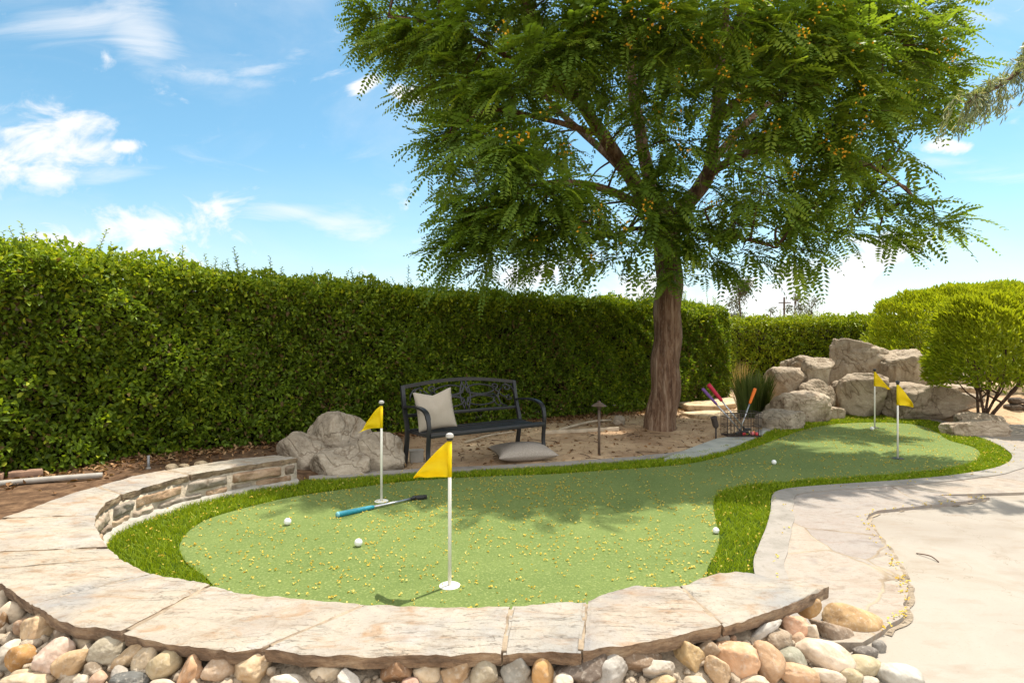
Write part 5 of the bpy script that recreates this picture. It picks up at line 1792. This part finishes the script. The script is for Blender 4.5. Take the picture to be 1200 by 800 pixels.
# ------------------------------------------------------------------ cushions
def cushion(name, fr, half, thick, mat, label, pinch=.10, chop=0.0, seed=0, group=None):
    """fr: (centre, side axis, up axis, normal)."""
    c, ax, ay_, an = fr
    n = 28; vs, fs = [], []
    for sgn in (1, -1):
        for i in range(n + 1):
            for j in range(n + 1):
                u_, v_ = -1 + 2 * i / n, -1 + 2 * j / n
                px_ = u_ * (1 - pinch * (1 - v_ * v_)); py_ = v_ * (1 - pinch * (1 - u_ * u_))
                if chop: py_ -= chop * max(0, v_) ** 2 * (1 - min(1, abs(u_) / .85)) ** 1.0
                e = max(0, (1 - u_ * u_) * (1 - v_ * v_))
                th = thick * e ** .42 * (1 + .10 * noise.noise(Vector((u_ * 2.2, v_ * 2.2, seed + sgn)))) + .003
                th *= 1 - (.45 * max(0, v_) * (1 - abs(u_)) if chop else 0)
                vs.append(c + ax * half[0] * px_ + ay_ * half[1] * py_ + an * th * sgn)
    N1 = (n + 1) ** 2
    for i in range(n):
        for j in range(n):
            a_ = i * (n + 1) + j
            fs.append((a_, a_ + n + 1, a_ + n + 2, a_ + 1)); fs.append((N1 + a_, N1 + a_ + 1, N1 + a_ + n + 2, N1 + a_ + n + 1))
    for k in range(n):                                                # rim
        for a_, b_ in ((k * (n + 1), (k + 1) * (n + 1)), ((k + 1) * (n + 1) + n, k * (n + 1) + n), (k + 1, k), (n * (n + 1) + k, n * (n + 1) + k + 1)):
            fs.append((a_, b_, N1 + b_, N1 + a_))
    m_ = MB(); m_.add(vs, fs)
    o = m_.build(name, mat, None, origin=tuple(c), smooth=True, autosmooth=False)
    bm = bmesh.new(); bm.from_mesh(o.data); bmesh.ops.recalc_face_normals(bm, faces=bm.faces[:]); bm.to_mesh(o.data); bm.free()
    return tag(o, label, 'cushion', group)


upv = (ez + eb * -.33).normalized()
side = (ea * .80 + eb * .36).normalized()
side = (side - upv * side.dot(upv)).normalized()
cushion('cushion', (BP(.225, .20, .615), side, upv, side.cross(upv)), (.205, .215), .075, M['cushion_striped'], 'striped beige cushion with two pointed corners propped at the bench end', chop=.22, pinch=.06, seed=1)
gp = TG(613, 549)
gx = Vector((.96, .28, 0)).normalized()
gu = (Vector((-.28, .96, 0)) + ez * .08).normalized()
cushion('cushion', (gp + Vector((.0, .17, .092)), gx, gu, gx.cross(gu)), (.35, .25), .092, M['cushion_grey'], 'plain grey cushion lying flat on the dirt near the kerb', pinch=.12, seed=4)

# ------------------------------------------------------------------ flags in their holes
FLAGS = [
    (527, 686, 507, (-1, .10), (43, 47, .62), 'white', 'nearest yellow pennant flag with a white disc at its foot in the sunlit green'),
    (447, 587, 469, (-1, .15), (26, 33, .62), 'white', 'yellow pennant flag in front of the grey boulders, behind the blue handled putter'),
    (1052, 537, 446, (1, -.1), (18, 30, .55), 'black', 'yellow pennant flag with a black disc for its hole, nearer of the two before the rock pile'),
    (1025, 501, 432, (1, -.1), (15, 22, .55), 'black', 'yellow pennant flag farthest off, right against the rock pile'),
]
for (u, v, vt, (fx, fy), (fw, fh, _), cup, lab) in FLAGS:
    b = G(u, v, .004); Yd = b.y
    ht = (v - vt) / F * Yd
    root = thing('golf_flag', b, lab, 'golf flag', 'golf flags on the putting green')
    mb = MB(); mb.tube([b - Vector((0, 0, .03)), b + ez * (ht - .012)], [.0105, .0095], 12); po_ = mb.build('pole', M['pole_white'], root, smooth=True, autosmooth=False)
    mb = MB(); mb.lathe(b + ez * (ht - .045), [(.012, 0), (.017, .004), (.017, .014), (.012, .016)], 14); mb.build('ferrule', M['black_plastic'], po_, smooth=False)
    mb = MB(); mb.lathe(b + ez * (ht - .028), [(.013, 0), (.021, .003), (.023, .012), (.019, .022), (.008, .028)], 18)
    mb.build('cap', M['grey_cap'] if cup == 'white' else M['black_plastic'], po_, smooth=False)
    # cloth: long pennant hanging a little from the pole, thin solid sheet with a soft fold
    d = Vector((fx, fy, 0)).normalized(); nn = Vector((-d.y, d.x, 0))
    w_ = fw / F * Yd; hb = (.255 if fh > 46 else fh / F * Yd * (.82 if fh > 25 else .8))
    hb = {47: 42, 33: 26, 30: 24, 22: 17}[fh] / F * Yd
    drop = {47: 46, 33: 32, 30: 27, 22: 21}[fh] / F * Yd
    n1, n2 = 18, 10
    z0 = b.z + ht - .045
    vs, fs = [], []
    for sgn in (0, 1):
        for i in range(n1 + 1):
            for j in range(n2 + 1):
                f = i / n1; t_ = j / n2
                top = -drop * .98 * f ** 1.12; bot_ = -hb - (drop - hb) * f ** 2.0
                if f >= 1: bot_ = top - .006
                z = z0 + top + (bot_ - top) * t_
                wv = .034 * math.sin(f * 4.6 + t_ * 1.6 + u) * f + .016 * math.sin(f * 10 + 3 * t_ + u) * f + .006 * math.sin(t_ * 9 + f * 5)
                p = Vector((b.x, b.y, z)) + d * (.010 + w_ * f) + nn * (wv + sgn * .0022)
                vs.append(p)
    N1 = (n1 + 1) * (n2 + 1)
    for i in range(n1):
        for j in range(n2):
            a_ = i * (n2 + 1) + j
            fs.append((a_, a_ + 1, a_ + n2 + 2, a_ + n2 + 1)); fs.append((N1 + a_, N1 + a_ + n2 + 1, N1 + a_ + n2 + 2, N1 + a_ + 1))
    mb = MB(); mb.add(vs, fs)
    mb.lathe(Vector((b.x, b.y, z0 - hb)), [(.0125, 0), (.0125, hb)], 12)
    mb.build('pennant', M['flag_cloth'], root, smooth=True, autosmooth=False)
    mb = MB()
    if cup == 'white':
        mb.lathe(b, [(.012, .006), (.052, .006), (.058, .003), (.058, -.01)][::-1], 32)
        mb.build('cup_disc', M['white_plastic'], root, smooth=False)
    else:
        mb.lathe(b, [(.012, .004), (.045, .003), (.060, .005), (.064, .002), (.064, -.01)][::-1], 28)  # flat black disc: the open hole's darkness is put into its colour
        mb.build('cup', M['black_plastic'], root, smooth=False)

# ------------------------------------------------------------------ golf balls
bm = bmesh.new(); bmesh.ops.create_icosphere(bm, subdivisions=4, radius=.026)
bme = bpy.data.meshes.new('golf_ball'); bm.to_mesh(bme); bm.free()
bme.materials.append(M['golf_ball']); bme.polygons.foreach_set('use_smooth', np.ones(len(bme.polygons), dtype=bool))
for (u, v, lab, rr) in [(337, 615, 'white golf ball beside the turf fringe, left of the teal putter grip', 1.0), (420, 640, 'white golf ball in full sun between the teal putter and the near flag', 1.0),
                        (907, 544, 'white golf ball lying alone in the dappled middle of the green', 1.0), (839, 625, 'white golf ball lying at the inner edge of the turf fringe by the path', .85),
                        (1022, 504, 'white golf ball touching the cup of the farthest flag', 1.1)]:
    p = G(u, v, .004)
    o = bpy.data.objects.new('golf_ball', bme); COL.objects.link(o)
    o.location = (p.x, p.y, .004 + .026 * rr); o.scale = (rr,) * 3; o.rotation_euler = (rnd.random() * 3, rnd.random() * 3, 0)
    tag(o, lab, 'golf ball', 'golf balls on the green')


# ------------------------------------------------------------------ putters
def putter(p0, p1, grip, lab, head_dir, grip_mats, glen=.27, gr=.018, blade=None):
    """p0 grip end, p1 heel at the head."""
    p0, p1 = Vector(p0), Vector(p1)
    root = thing('putter', p1, lab, 'putter', 'mini golf putters')
    d = (p1 - p0).normalized(); L_ = (p1 - p0).length
    mb = MB()
    mb.tube([p0, p0 + d * .008, p0 + d * .05, p0 + d * glen * .9, p0 + d * glen], [gr * .75, gr, gr, gr * .80, gr * .62], 14); gp_ = mb.build('grip', grip_mats[0], root, smooth=True, autosmooth=False)
    if len(grip_mats) > 1:
        mb = MB(); mb.tube([p0 - d * .004, p0 + d * .012], [gr * .9, gr * 1.06], 14); mb.build('grip_cap', grip_mats[1], gp_, smooth=True, autosmooth=False)
    mb = MB(); mb.tube([p0 + d * (glen - .02), p1], [.0105, .0085], 12); mb.build('shaft', M['chrome'], root, smooth=True, autosmooth=False)
    hd = Vector(head_dir).normalized()
    u_ = ez - hd * ez.dot(hd); u_ = u_.normalized(); w_ = hd.cross(u_)
    c = p1 + hd * .035 + ez * .0
    mb = MB(); mb.obox(c, hd * .062, w_ * .014, u_ * .018, .006)
    mb.obox(c - hd * .0 + w_ * .018, hd * .035, w_ * .008, u_ * .010, .004)
    mb.tube([p1 - d * .05, p1 + ez * .004], [.013, .014], 10)
    mb.build('head', M['black_plastic'], root)
    return root


ga, gb = G(395, 603, .022), G(487, 583, .020)
putter(ga, gb, None, 'putter with a teal grip lying on the green near the far flag', (Vector((gb.x - ga.x, gb.y - ga.y, 0)).normalized() * .8 + Vector((.5, -.2, 0))), (M['teal_grip'], M['teal_pale']), glen=.32, gr=.022)
Yk = 8.35
putter(AT(823, 455, Yk + .05), AT(869, 506, Yk), None, 'purple gripped putter leaning in the wire basket, lowest leaning', (1, -.1, 0), (M['purple_grip'],), glen=.30, gr=.022)
putter(AT(830, 450, Yk + .12), AT(873, 503, Yk + .06), None, 'red gripped putter leaning in the wire basket beside the purple one', (.8, .3, 0), (M['red_grip'],), glen=.30, gr=.030)
putter(AT(885, 455, Yk + .10), AT(866, 507, Yk - .06), None, 'orange gripped putter leaning the other way in the wire basket', (-.6, -.6, 0), (M['orange_grip'],), glen=.24, gr=.024)

# wire basket the putters stand in
wc = Vector((3.22, 8.40, .03))
basket = thing('wire_basket', wc, 'dark wire basket holding putters and coloured balls on the slate edging', 'basket')
hx, hy, hh = .235, .14, .33
mb = MB()
ring = lambda z, sx=1, sy=1: [wc + Vector((hx * sx, hy * sy, z)), wc + Vector((-hx * sx, hy * sy, z)), wc + Vector((-hx * sx, -hy * sy, z)), wc + Vector((hx * sx, -hy * sy, z)), wc + Vector((hx * sx, hy * sy, z))]
for z, r_k in ((hh, .006), (.005, .005), (hh * .45, .004), (hh * .8, .004)):
    R_ = ring(z)
    for a_, c_ in zip(R_, R_[1:]): mb.tube([a_, c_], r_k, 6)
mb.build('rim_wires', M['rust_metal'], basket, smooth=True, autosmooth=False)
mb = MB()
for k in range(11):
    f = -1 + 2 * k / 10
    for sy in (-1, 1): mb.tube([wc + Vector((hx * f, hy * sy, 0)), wc + Vector((hx * f, hy * sy, hh))], .0035, 5)
for k in range(1, 6):
    f = -1 + 2 * k / 6
    for sx in (-1, 1): mb.tube([wc + Vector((hx * sx, hy * f, 0)), wc + Vector((hx * sx, hy * f, hh))], .0035, 5)
    mb.tube([wc + Vector((-hx, hy * f, .004)), wc + Vector((hx, hy * f, .004))], .0035, 5)
mb.build('upright_wires', M['rust_metal'], basket, smooth=True, autosmooth=False)
for k, (dx, dyy, dz, mt, lab) in enumerate([(.02, -.06, .03, 'ball_red', 'red ball at the bottom of the wire basket beside the putter heads'), (.085, .0, .03, 'ball_yellow', 'yellow ball in the wire basket'),
                                         (.135, -.06, .032, 'ball_pink', 'pink ball in the wire basket between yellow and orange'), (.185, .02, .03, 'ball_orange', 'orange ball at the end of the wire basket'),
                                         (.185, -.085, .03, 'ball_red', 'red ball at the outer corner of the wire basket by the turf')]):
    bm = bmesh.new(); bmesh.ops.create_icosphere(bm, subdivisions=3, radius=.027)
    for v_ in bm.verts: v_.co *= 1 - .012 * (abs(v_.co.z) < .002)
    me = bpy.data.meshes.new('coloured_ball'); bm.to_mesh(me); bm.free()
    o = link_mesh('coloured_ball', me, M[mt]); o.location = wc + Vector((dx, dyy, dz + .006))
    tag(o, lab, 'ball', 'coloured balls in the basket')

# ------------------------------------------------------------------ garden lights
p = TG(702, 541)
pl = thing('path_light', p, 'bronze mushroom shaped path light standing at the kerb near the trunk', 'garden light')
ph = (541 - 478) / F * p.y
mb = MB(); mb.tube([p - ez * .08, p + ez * (ph - .06)], [.016, .016], 12); mb.build('post', M['bronze'], pl, smooth=True, autosmooth=False)
mb = MB(); mb.lathe(p + ez * (ph - .085), [(.026, .0), (.03, .012), (.026, .03), (.022, .034)], 18); mb.build('lamp_holder', M['bronze'], pl)
mb = MB(); mb.lathe(p + ez * (ph - .055), [(.088, -.004), (.092, .0), (.060, .022), (.030, .040), (.020, .046), (.020, .056), (.008, .062)], 28); mb.build('lamp_shade', M['bronze'], pl)
p = TG(839, 514)
sl = thing('spotlight', p, 'small rusty spotlight on a stake beside the slate edging', 'garden light')
mb = MB(); mb.tube([p - ez * .08, p + ez * .17], [.010, .013], 10); mb.build('stake', M['rust_metal'], sl, smooth=True, autosmooth=False)
ax = Vector((-.28, -.1, 1)).normalized()
mb = MB(); mb.lathe(p + Vector((.005, 0, .15)), [(.018, 0), (.036, .02), (.040, .06), (.042, .14), (.046, .145), (.046, .16), (.036, .162), (.034, .15)], 20, axis=ax); mb.build('lamp_head', M['rust_metal'], sl)

# ------------------------------------------------------------------ loose things on the soil
def plank(name, a, b, w, h, mat, lab, cat, bev=.004, group=None):
    a, b = Vector(a), Vector(b); d = (b - a); s_ = d.normalized().cross(ez).normalized(); u_ = s_.cross(d.normalized())
    m_ = MB(); m_.obox((a + b) / 2, d / 2, s_ * w / 2, u_ * h / 2, bev)
    o = m_.build(name, mat, None, origin=tuple((a + b) / 2))
    return tag(o, lab, cat, group)


r5 = random.Random(5)


def pole(name, pts, r0, r1, mat, lab, cat):
    m_ = MB(); P_ = catmull(pts, 6); m_.tube(P_, list(np.linspace(r0, r1, len(P_))), 10)
    o = m_.build(name, mat, None, origin=tuple(Vector(pts[0])), smooth=True, autosmooth=False)
    return tag(o, lab, cat)


up = lambda p, z: p + ez * z
plank('wood_batten', up(TG(638, 509), .03), up(TG(725, 505), .035), .05, .05, M['pale_wood'], 'pale square wood batten lying on the dirt behind the path light', 'plank')
pole('dry_branch', [up(TG(656, 505), .02), up(TG(690, 498), .05), up(TG(716, 494), .03)], .022, .014, M['pale_wood'], 'bleached crooked branch lying against the hedge foot behind the batten', 'branch')
pole('dry_branch', [up(TG(545, 520), .02), up(TG(575, 513), .04), up(TG(603, 507), .02)], .016, .010, M['pale_wood'], 'thin bleached stick lying on leaf litter beneath the bench seat', 'branch')
a, b_ = TG(-40, 575), TG(120, 561)
pole('drain_pipe', [up(a, .035), up(a.lerp(b_, .5), .04), up(b_, .035)], .026, .026, M['pvc'], 'pale grey plastic pipe lying on the soil between wall and hedge', 'pipe')
p = TG(174, 549)
rz_ = thing('riser_pipe', p, 'short grey standing pipe in the soil at the hedge foot behind the wall', 'pipe')
mb = MB(); mb.tube([p - ez * .05, p + ez * .13], .012, 10); mb.build('pipe', M['galv'], rz_, smooth=True, autosmooth=False)
mb = MB(); mb.lathe(p + ez * .0, [(.022, -.02), (.022, .012), (.014, .016)], 12); mb.build('collar', M['pvc'], rz_)
plank('edging_brick', up(TG(-42, 567), .03), up(TG(4, 563), .03), .11, .08, M['brick'], 'brown edging brick cut by the photo edge at the hedge foot', 'brick', .008, 'edging bricks at the hedge foot')
plank('edging_brick', up(TG(9, 562), .03), up(TG(50, 558), .03), .11, .08, M['brick'], 'full length brown edging brick at the hedge foot behind the pipe', 'brick', .008, 'edging bricks at the hedge foot')


def loose_rock(u0, v0, u1, v1, seed, mat, lab, group=None):
    p = TG((u0 + u1) / 2, v1)
    hx_, hz_ = (u1 - u0) / 2 / F * p.y, (v1 - v0) / 2 / F * p.y
    V, FQ = rock_mesh('loose_rock', 900 + seed, (hx_, hx_ * .8, hz_), sub=4, planes=10, soft=12, amp=.06)
    o = link_mesh('loose_rock', mesh_np('loose_rock', V, FQ), mat); o.location = p + ez * hz_ * .8
    tag(o, lab, 'rock', group)


loose_rock(194, 542, 208, 552, 1, M['tan_slab'], 'small pale rock peeping over the back of the coping, biggest of three')
loose_rock(209, 542, 221, 549, 2, M['tan_slab'], 'small reddish tan rock behind the coping between two pale ones')
loose_rock(228, 538, 243, 547, 3, M['tan_slab'], 'small pale rock behind the coping, nearest the grey boulders')
loose_rock(718, 485, 733, 498, 4, M['grey_boulder'], 'small grey rock at the hedge foot beside the trunk')
loose_rock(584, 556, 590, 559, 5, M['grey_boulder'], 'tiny grey pebble beside the flat grey cushion on the kerb')


def slab(name, px, z, th, mat, lab):
    poly = [TG(u, v) for u, v in px]
    zz = max(p.z for p in poly) + z
    cen = sum(poly, Vector()) / len(poly)
    bm = bmesh.new()
    vs = [bm.verts.new((p.x, p.y, zz)) for p in poly]
    f = bm.faces.new(vs)
    r = bmesh.ops.extrude_face_region(bm, geom=[f])
    for g in r['geom']:
        if isinstance(g, bmesh.types.BMVert): g.co.z -= th
    bmesh.ops.recalc_face_normals(bm, faces=bm.faces[:])
    bmesh.ops.bevel(bm, geom=bm.edges[:], offset=.012, segments=2, affect='EDGES')
    me = bpy.data.meshes.new(name); bm.to_mesh(me); bm.free()
    o = link_mesh(name, me, mat, None, origin=tuple(cen), smooth=False)
    tag(o, lab, 'stone slab')


slab('stone_slab', [(795, 478), (815, 472), (860, 470.5), (866, 474), (862, 479), (838, 482), (806, 482)], .10, .09, M['tan_slab'], 'broad tan stone slab lying between the trunk and grass clump')
slab('stone_slab', [(797, 486), (826, 484), (862, 483), (868, 488), (846, 492), (812, 490)], .04, .07, M['tan_slab'], 'lower tan stone slab in front of the broad one beside the trunk')
# small pale junction box under the bench
p = TG(488, 541)
vb = thing('valve_box', p, 'small pale irrigation box standing behind the bench leg', 'box')
mb = MB(); mb.obox(p + ez * .06, (.07, .02, 0), (-.014, .05, 0), (0, 0, .062), .008); mb.build('box', M['pvc'], vb)
mb = MB(); mb.obox(p + ez * .129, (.076, .022, 0), (-.016, .055, 0), (0, 0, .007), .003); mb.build('lid', M['pvc'], vb)
# low dark dry stone edging at the photo edge
for k in range(7):
    p = TG(1192 + k * 15 + rnd.uniform(-2, 2), 497)
    for row in range(2):
        V, FQ = rock_mesh('edging_stone', 700 + k * 2 + row, (.125, .09, .065), sub=4, planes=9, soft=16, box=.8, amp=.06)
        o = link_mesh('edging_stone', mesh_np('edging_stone', V, FQ), M['dark_stone']); o.location = p + Vector((row * .08, .07 + row * .05, .05 + row * .115))
        tag(o, 'small dark stone of the low edging below the bare stemmed shrub', 'stone', 'dark stones edging the shrub bed')

# ------------------------------------------------------------------ fallen petals, leaf litter, twigs, gravel specks
n = 8200
x = rng.uniform(-3, 7.6, n * 4); y = rng.uniform(2.4, 11, n * 4)
k = inpoly(x, y, GREEN)
dens = .5 + .5 * np.exp(-((x + .2) / 2.6) ** 2 - ((y - 4.8) / 2.6) ** 2) + .5 * np.sin(x * 3 + y * 2 + np.sin(y * 2)) * np.sin(y * 3.1 + np.sin(x * 4))
dist_e = distpoly(x, y, GREEN)
dens = np.clip(dens + .8 * np.exp(-dist_e / .08), 0, 1.4)
k &= rng.uniform(0, 1.4, len(x)) < dens
gx_, gy_ = x[k][:5600], y[k][:5600]
kf = inpoly(x, y, GREEN_OUT) & ~inpoly(x, y, GREEN)
fx_, fy_ = x[kf][:750], y[kf][:750]
ed = np.array([[p.x, p.y] for p in EDGE[8:]]); ei = rng.integers(0, len(ed), 110)
ex_, ey_ = ed[ei, 0] + rng.normal(-.02, .02, 110), ed[ei, 1] + rng.normal(0, .02, 110)
kp = inpoly(x, y, BASIN) & ~inpoly(x, y, GREEN_OUT); kx, ky = x[kp][:150], y[kp][:150]
px_ = np.concatenate([gx_, fx_, ex_, kx]); py_ = np.concatenate([gy_, fy_, ey_, ky])
pz_ = np.concatenate([np.full(len(gx_), .008), rng.uniform(.022, .04, len(fx_)), np.full(len(ex_), .017), np.full(len(kx), .026)])
m = len(px_)
# each fallen flower is two or three crumpled petals
B = []
for rep in range(3):
    kk = rng.uniform(0, 1, m) < (1, .6, .35)[rep]
    P_ = np.stack([px_, py_, pz_], 1)[kk] + rng.normal(0, .004, (kk.sum(), 3)) * np.array([1, 1, .2]) + np.array([0, 0, .003 * rep])
    l_ = rng.uniform(.006, .018, kk.sum())
    B.append(leaf_batch(P_, rng.normal(0, 1, (kk.sum(), 3)) * np.array([1, 1, .25]), rng.normal(0, .3, (kk.sum(), 3)) + np.array([0, 0, 1]), l_, l_ * rng.uniform(.5, .9, kk.sum()), rng.uniform(0, 1, kk.sum()), fold=.22))
V, FQ, T = merge(B)
link_mesh('fallen_petals', mesh_np('fallen_petals', V, FQ, T), M['petal'])['kind'] = 'stuff'

hp = catmull([Vector(p) for p in ((-5.6, 4.2, 0), (-4.6, 5.4, 0), (-3.7, 6.5, 0), (-2.9, 7.4, 0), (-1.5, 8.6, 0), (0, 9.7, 0), (2.4, 11.2, 0), (4.9, 13.3, 0))], 8)
hS = arclen(hp)
LX, LY = [], []
for k in range(8000):
    p, tg = sample(hp, hS[-1] * rng.uniform(0, 1), hS)
    d = abs(rng.normal(0, .45 if rng.uniform() < .5 else .28)) - .25
    q = p + Vector((tg.y, -tg.x, 0)) * d
    LX.append(q.x); LY.append(q.y)
n_s = 700
LX += list(rng.uniform(-1.2, 4.5, n_s)); LY += list(rng.uniform(5.8, 11.5, n_s))
LX, LY = np.array(LX), np.array(LY)
k = ~(inpoly(LX, LY, BASIN) | inpoly(LX, LY, PATH)) & ~((LX < -1.9) & (distpoly(LX, LY, CAPPOLY) < .05)) & ~inpoly(LX, LY, CAPPOLY)
LX, LY = LX[k], LY[k]
LZ = terrain_h(LX, LY); LZ = LZ + np.where(LZ > -.05, bumps(LX, LY, .012), 0) + .012
m = len(LX); l_ = rng.uniform(.03, .075, m)
V, FQ, T = leaf_batch(np.stack([LX, LY, LZ], 1), rng.normal(0, 1, (m, 3)) * np.array([1, 1, .3]), rng.normal(0, .45, (m, 3)) + np.array([0, 0, 1]), l_, l_ * rng.uniform(.35, .55, m), rng.uniform(0, 1, m), fold=.2)
link_mesh('leaf_litter', mesh_np('leaf_litter', V, FQ, T), M['litter'])['kind'] = 'stuff'
# twigs and bits of bark on the bed
mb = MB()
for k in range(170):
    x_, y_ = rnd.uniform(-1.0, 4.6), rnd.uniform(5.9, 11.0)
    X1, Y1 = np.array([x_]), np.array([y_])
    if inpoly(X1, Y1, BASIN)[0] or inpoly(X1, Y1, PATH)[0]: continue
    z_ = tz(x_, y_) + .008; a_ = rnd.uniform(0, 6.28); L_ = rnd.uniform(.05, .28)
    p = Vector((x_, y_, z_)); d = Vector((math.cos(a_), math.sin(a_), 0))
    mb.tube([p, p + d * L_ * .5 + Vector((rnd.uniform(-.02, .02), rnd.uniform(-.02, .02), .01)), p + d * L_], [.005, .004, .002], 5)
mb.build('twig_litter', M['twig'], None, smooth=True, autosmooth=False)['kind'] = 'stuff'
# soil crumbs and grit
x = rng.uniform(-1.2, 5.0, 5200); y = rng.uniform(5.8, 12, 5200)
k = ~(inpoly(x, y, BASIN) | inpoly(x, y, PATH)); x, y = x[k], y[k]
z = terrain_h(x, y) + bumps(x, y, .012); m = len(x)
s_ = rng.uniform(.004, .016, m)[:, None, None] * (1 + (rng.uniform(0, 1, m) > .97)[:, None, None] * 1.6)
octa = np.array([[1, 0, 0], [0, 1, 0], [-1, 0, 0], [0, -1, 0], [0, 0, .7], [0, 0, -.7]], float)
V = np.stack([x, y, z + .004], 1)[:, None] + octa[None] * s_ * rng.uniform(.6, 1.3, (m, 6, 1))
FQ = (np.arange(m) * 6)[:, None, None] + np.array([[0, 1, 4], [1, 2, 4], [2, 3, 4], [3, 0, 4], [1, 0, 5], [2, 1, 5], [3, 2, 5], [0, 3, 5]])[None]
link_mesh('soil_crumbs', mesh_np('soil_crumbs', V.reshape(-1, 3), FQ.reshape(-1, 3)), M['dirt'], smooth=False)['kind'] = 'stuff'
# a bent dry twig on the patio
P_ = [G(1074, 648, -.008), G(1090, 651, .004), G(1100, 658, -.008)]
mb = MB(); mb.tube(catmull(P_, 6), .0035, 6); o = mb.build('dry_twig', M['twig'], None, origin=tuple(P_[0]), smooth=True, autosmooth=False)
tag(o, 'thin curved dry twig lying on the cream patio', 'twig')

# broken chips and grit packed between the river stones
ob_ = [p for p in OUTER if p.x > -2.9 and p.y < 3.1]
oS = arclen(ob_)
Vs, Fs, Ts, nv = [], [], [], 0
D4, F4 = ico(2)
for k in range(1700):
    p, tg = sample(ob_, oS[-1] * rng.uniform(0, 1), oS)
    nn = Vector((tg.y, -tg.x, 0))
    if (p + nn * .1 - Vector((0, 4.5, 0))).length < (p - Vector((0, 4.5, 0))).length: nn = -nn
    d_ = rng.uniform(-.03, .30)
    c = p + nn * d_
    z = max(.17 - .72 * max(d_, 0) - .035, -.005) + rng.normal(0, .012)
    r = rng.uniform(.005, .024) * (1.5 if rng.uniform() > .9 else 1)
    v = D4 * (1 + rng.normal(0, .16, (len(D4), 1))) * r * np.array([rng.uniform(.7, 1.4), rng.uniform(.7, 1.4), rng.uniform(.6, 1.0)])
    Vs.append(v + np.array([c.x, c.y, z])); Fs.append(F4 + nv); nv += len(v)
link_mesh('stone_chips', mesh_np('stone_chips', np.concatenate(Vs), np.concatenate(Fs)), M['boulder'], smooth=False)['kind'] = 'stuff'
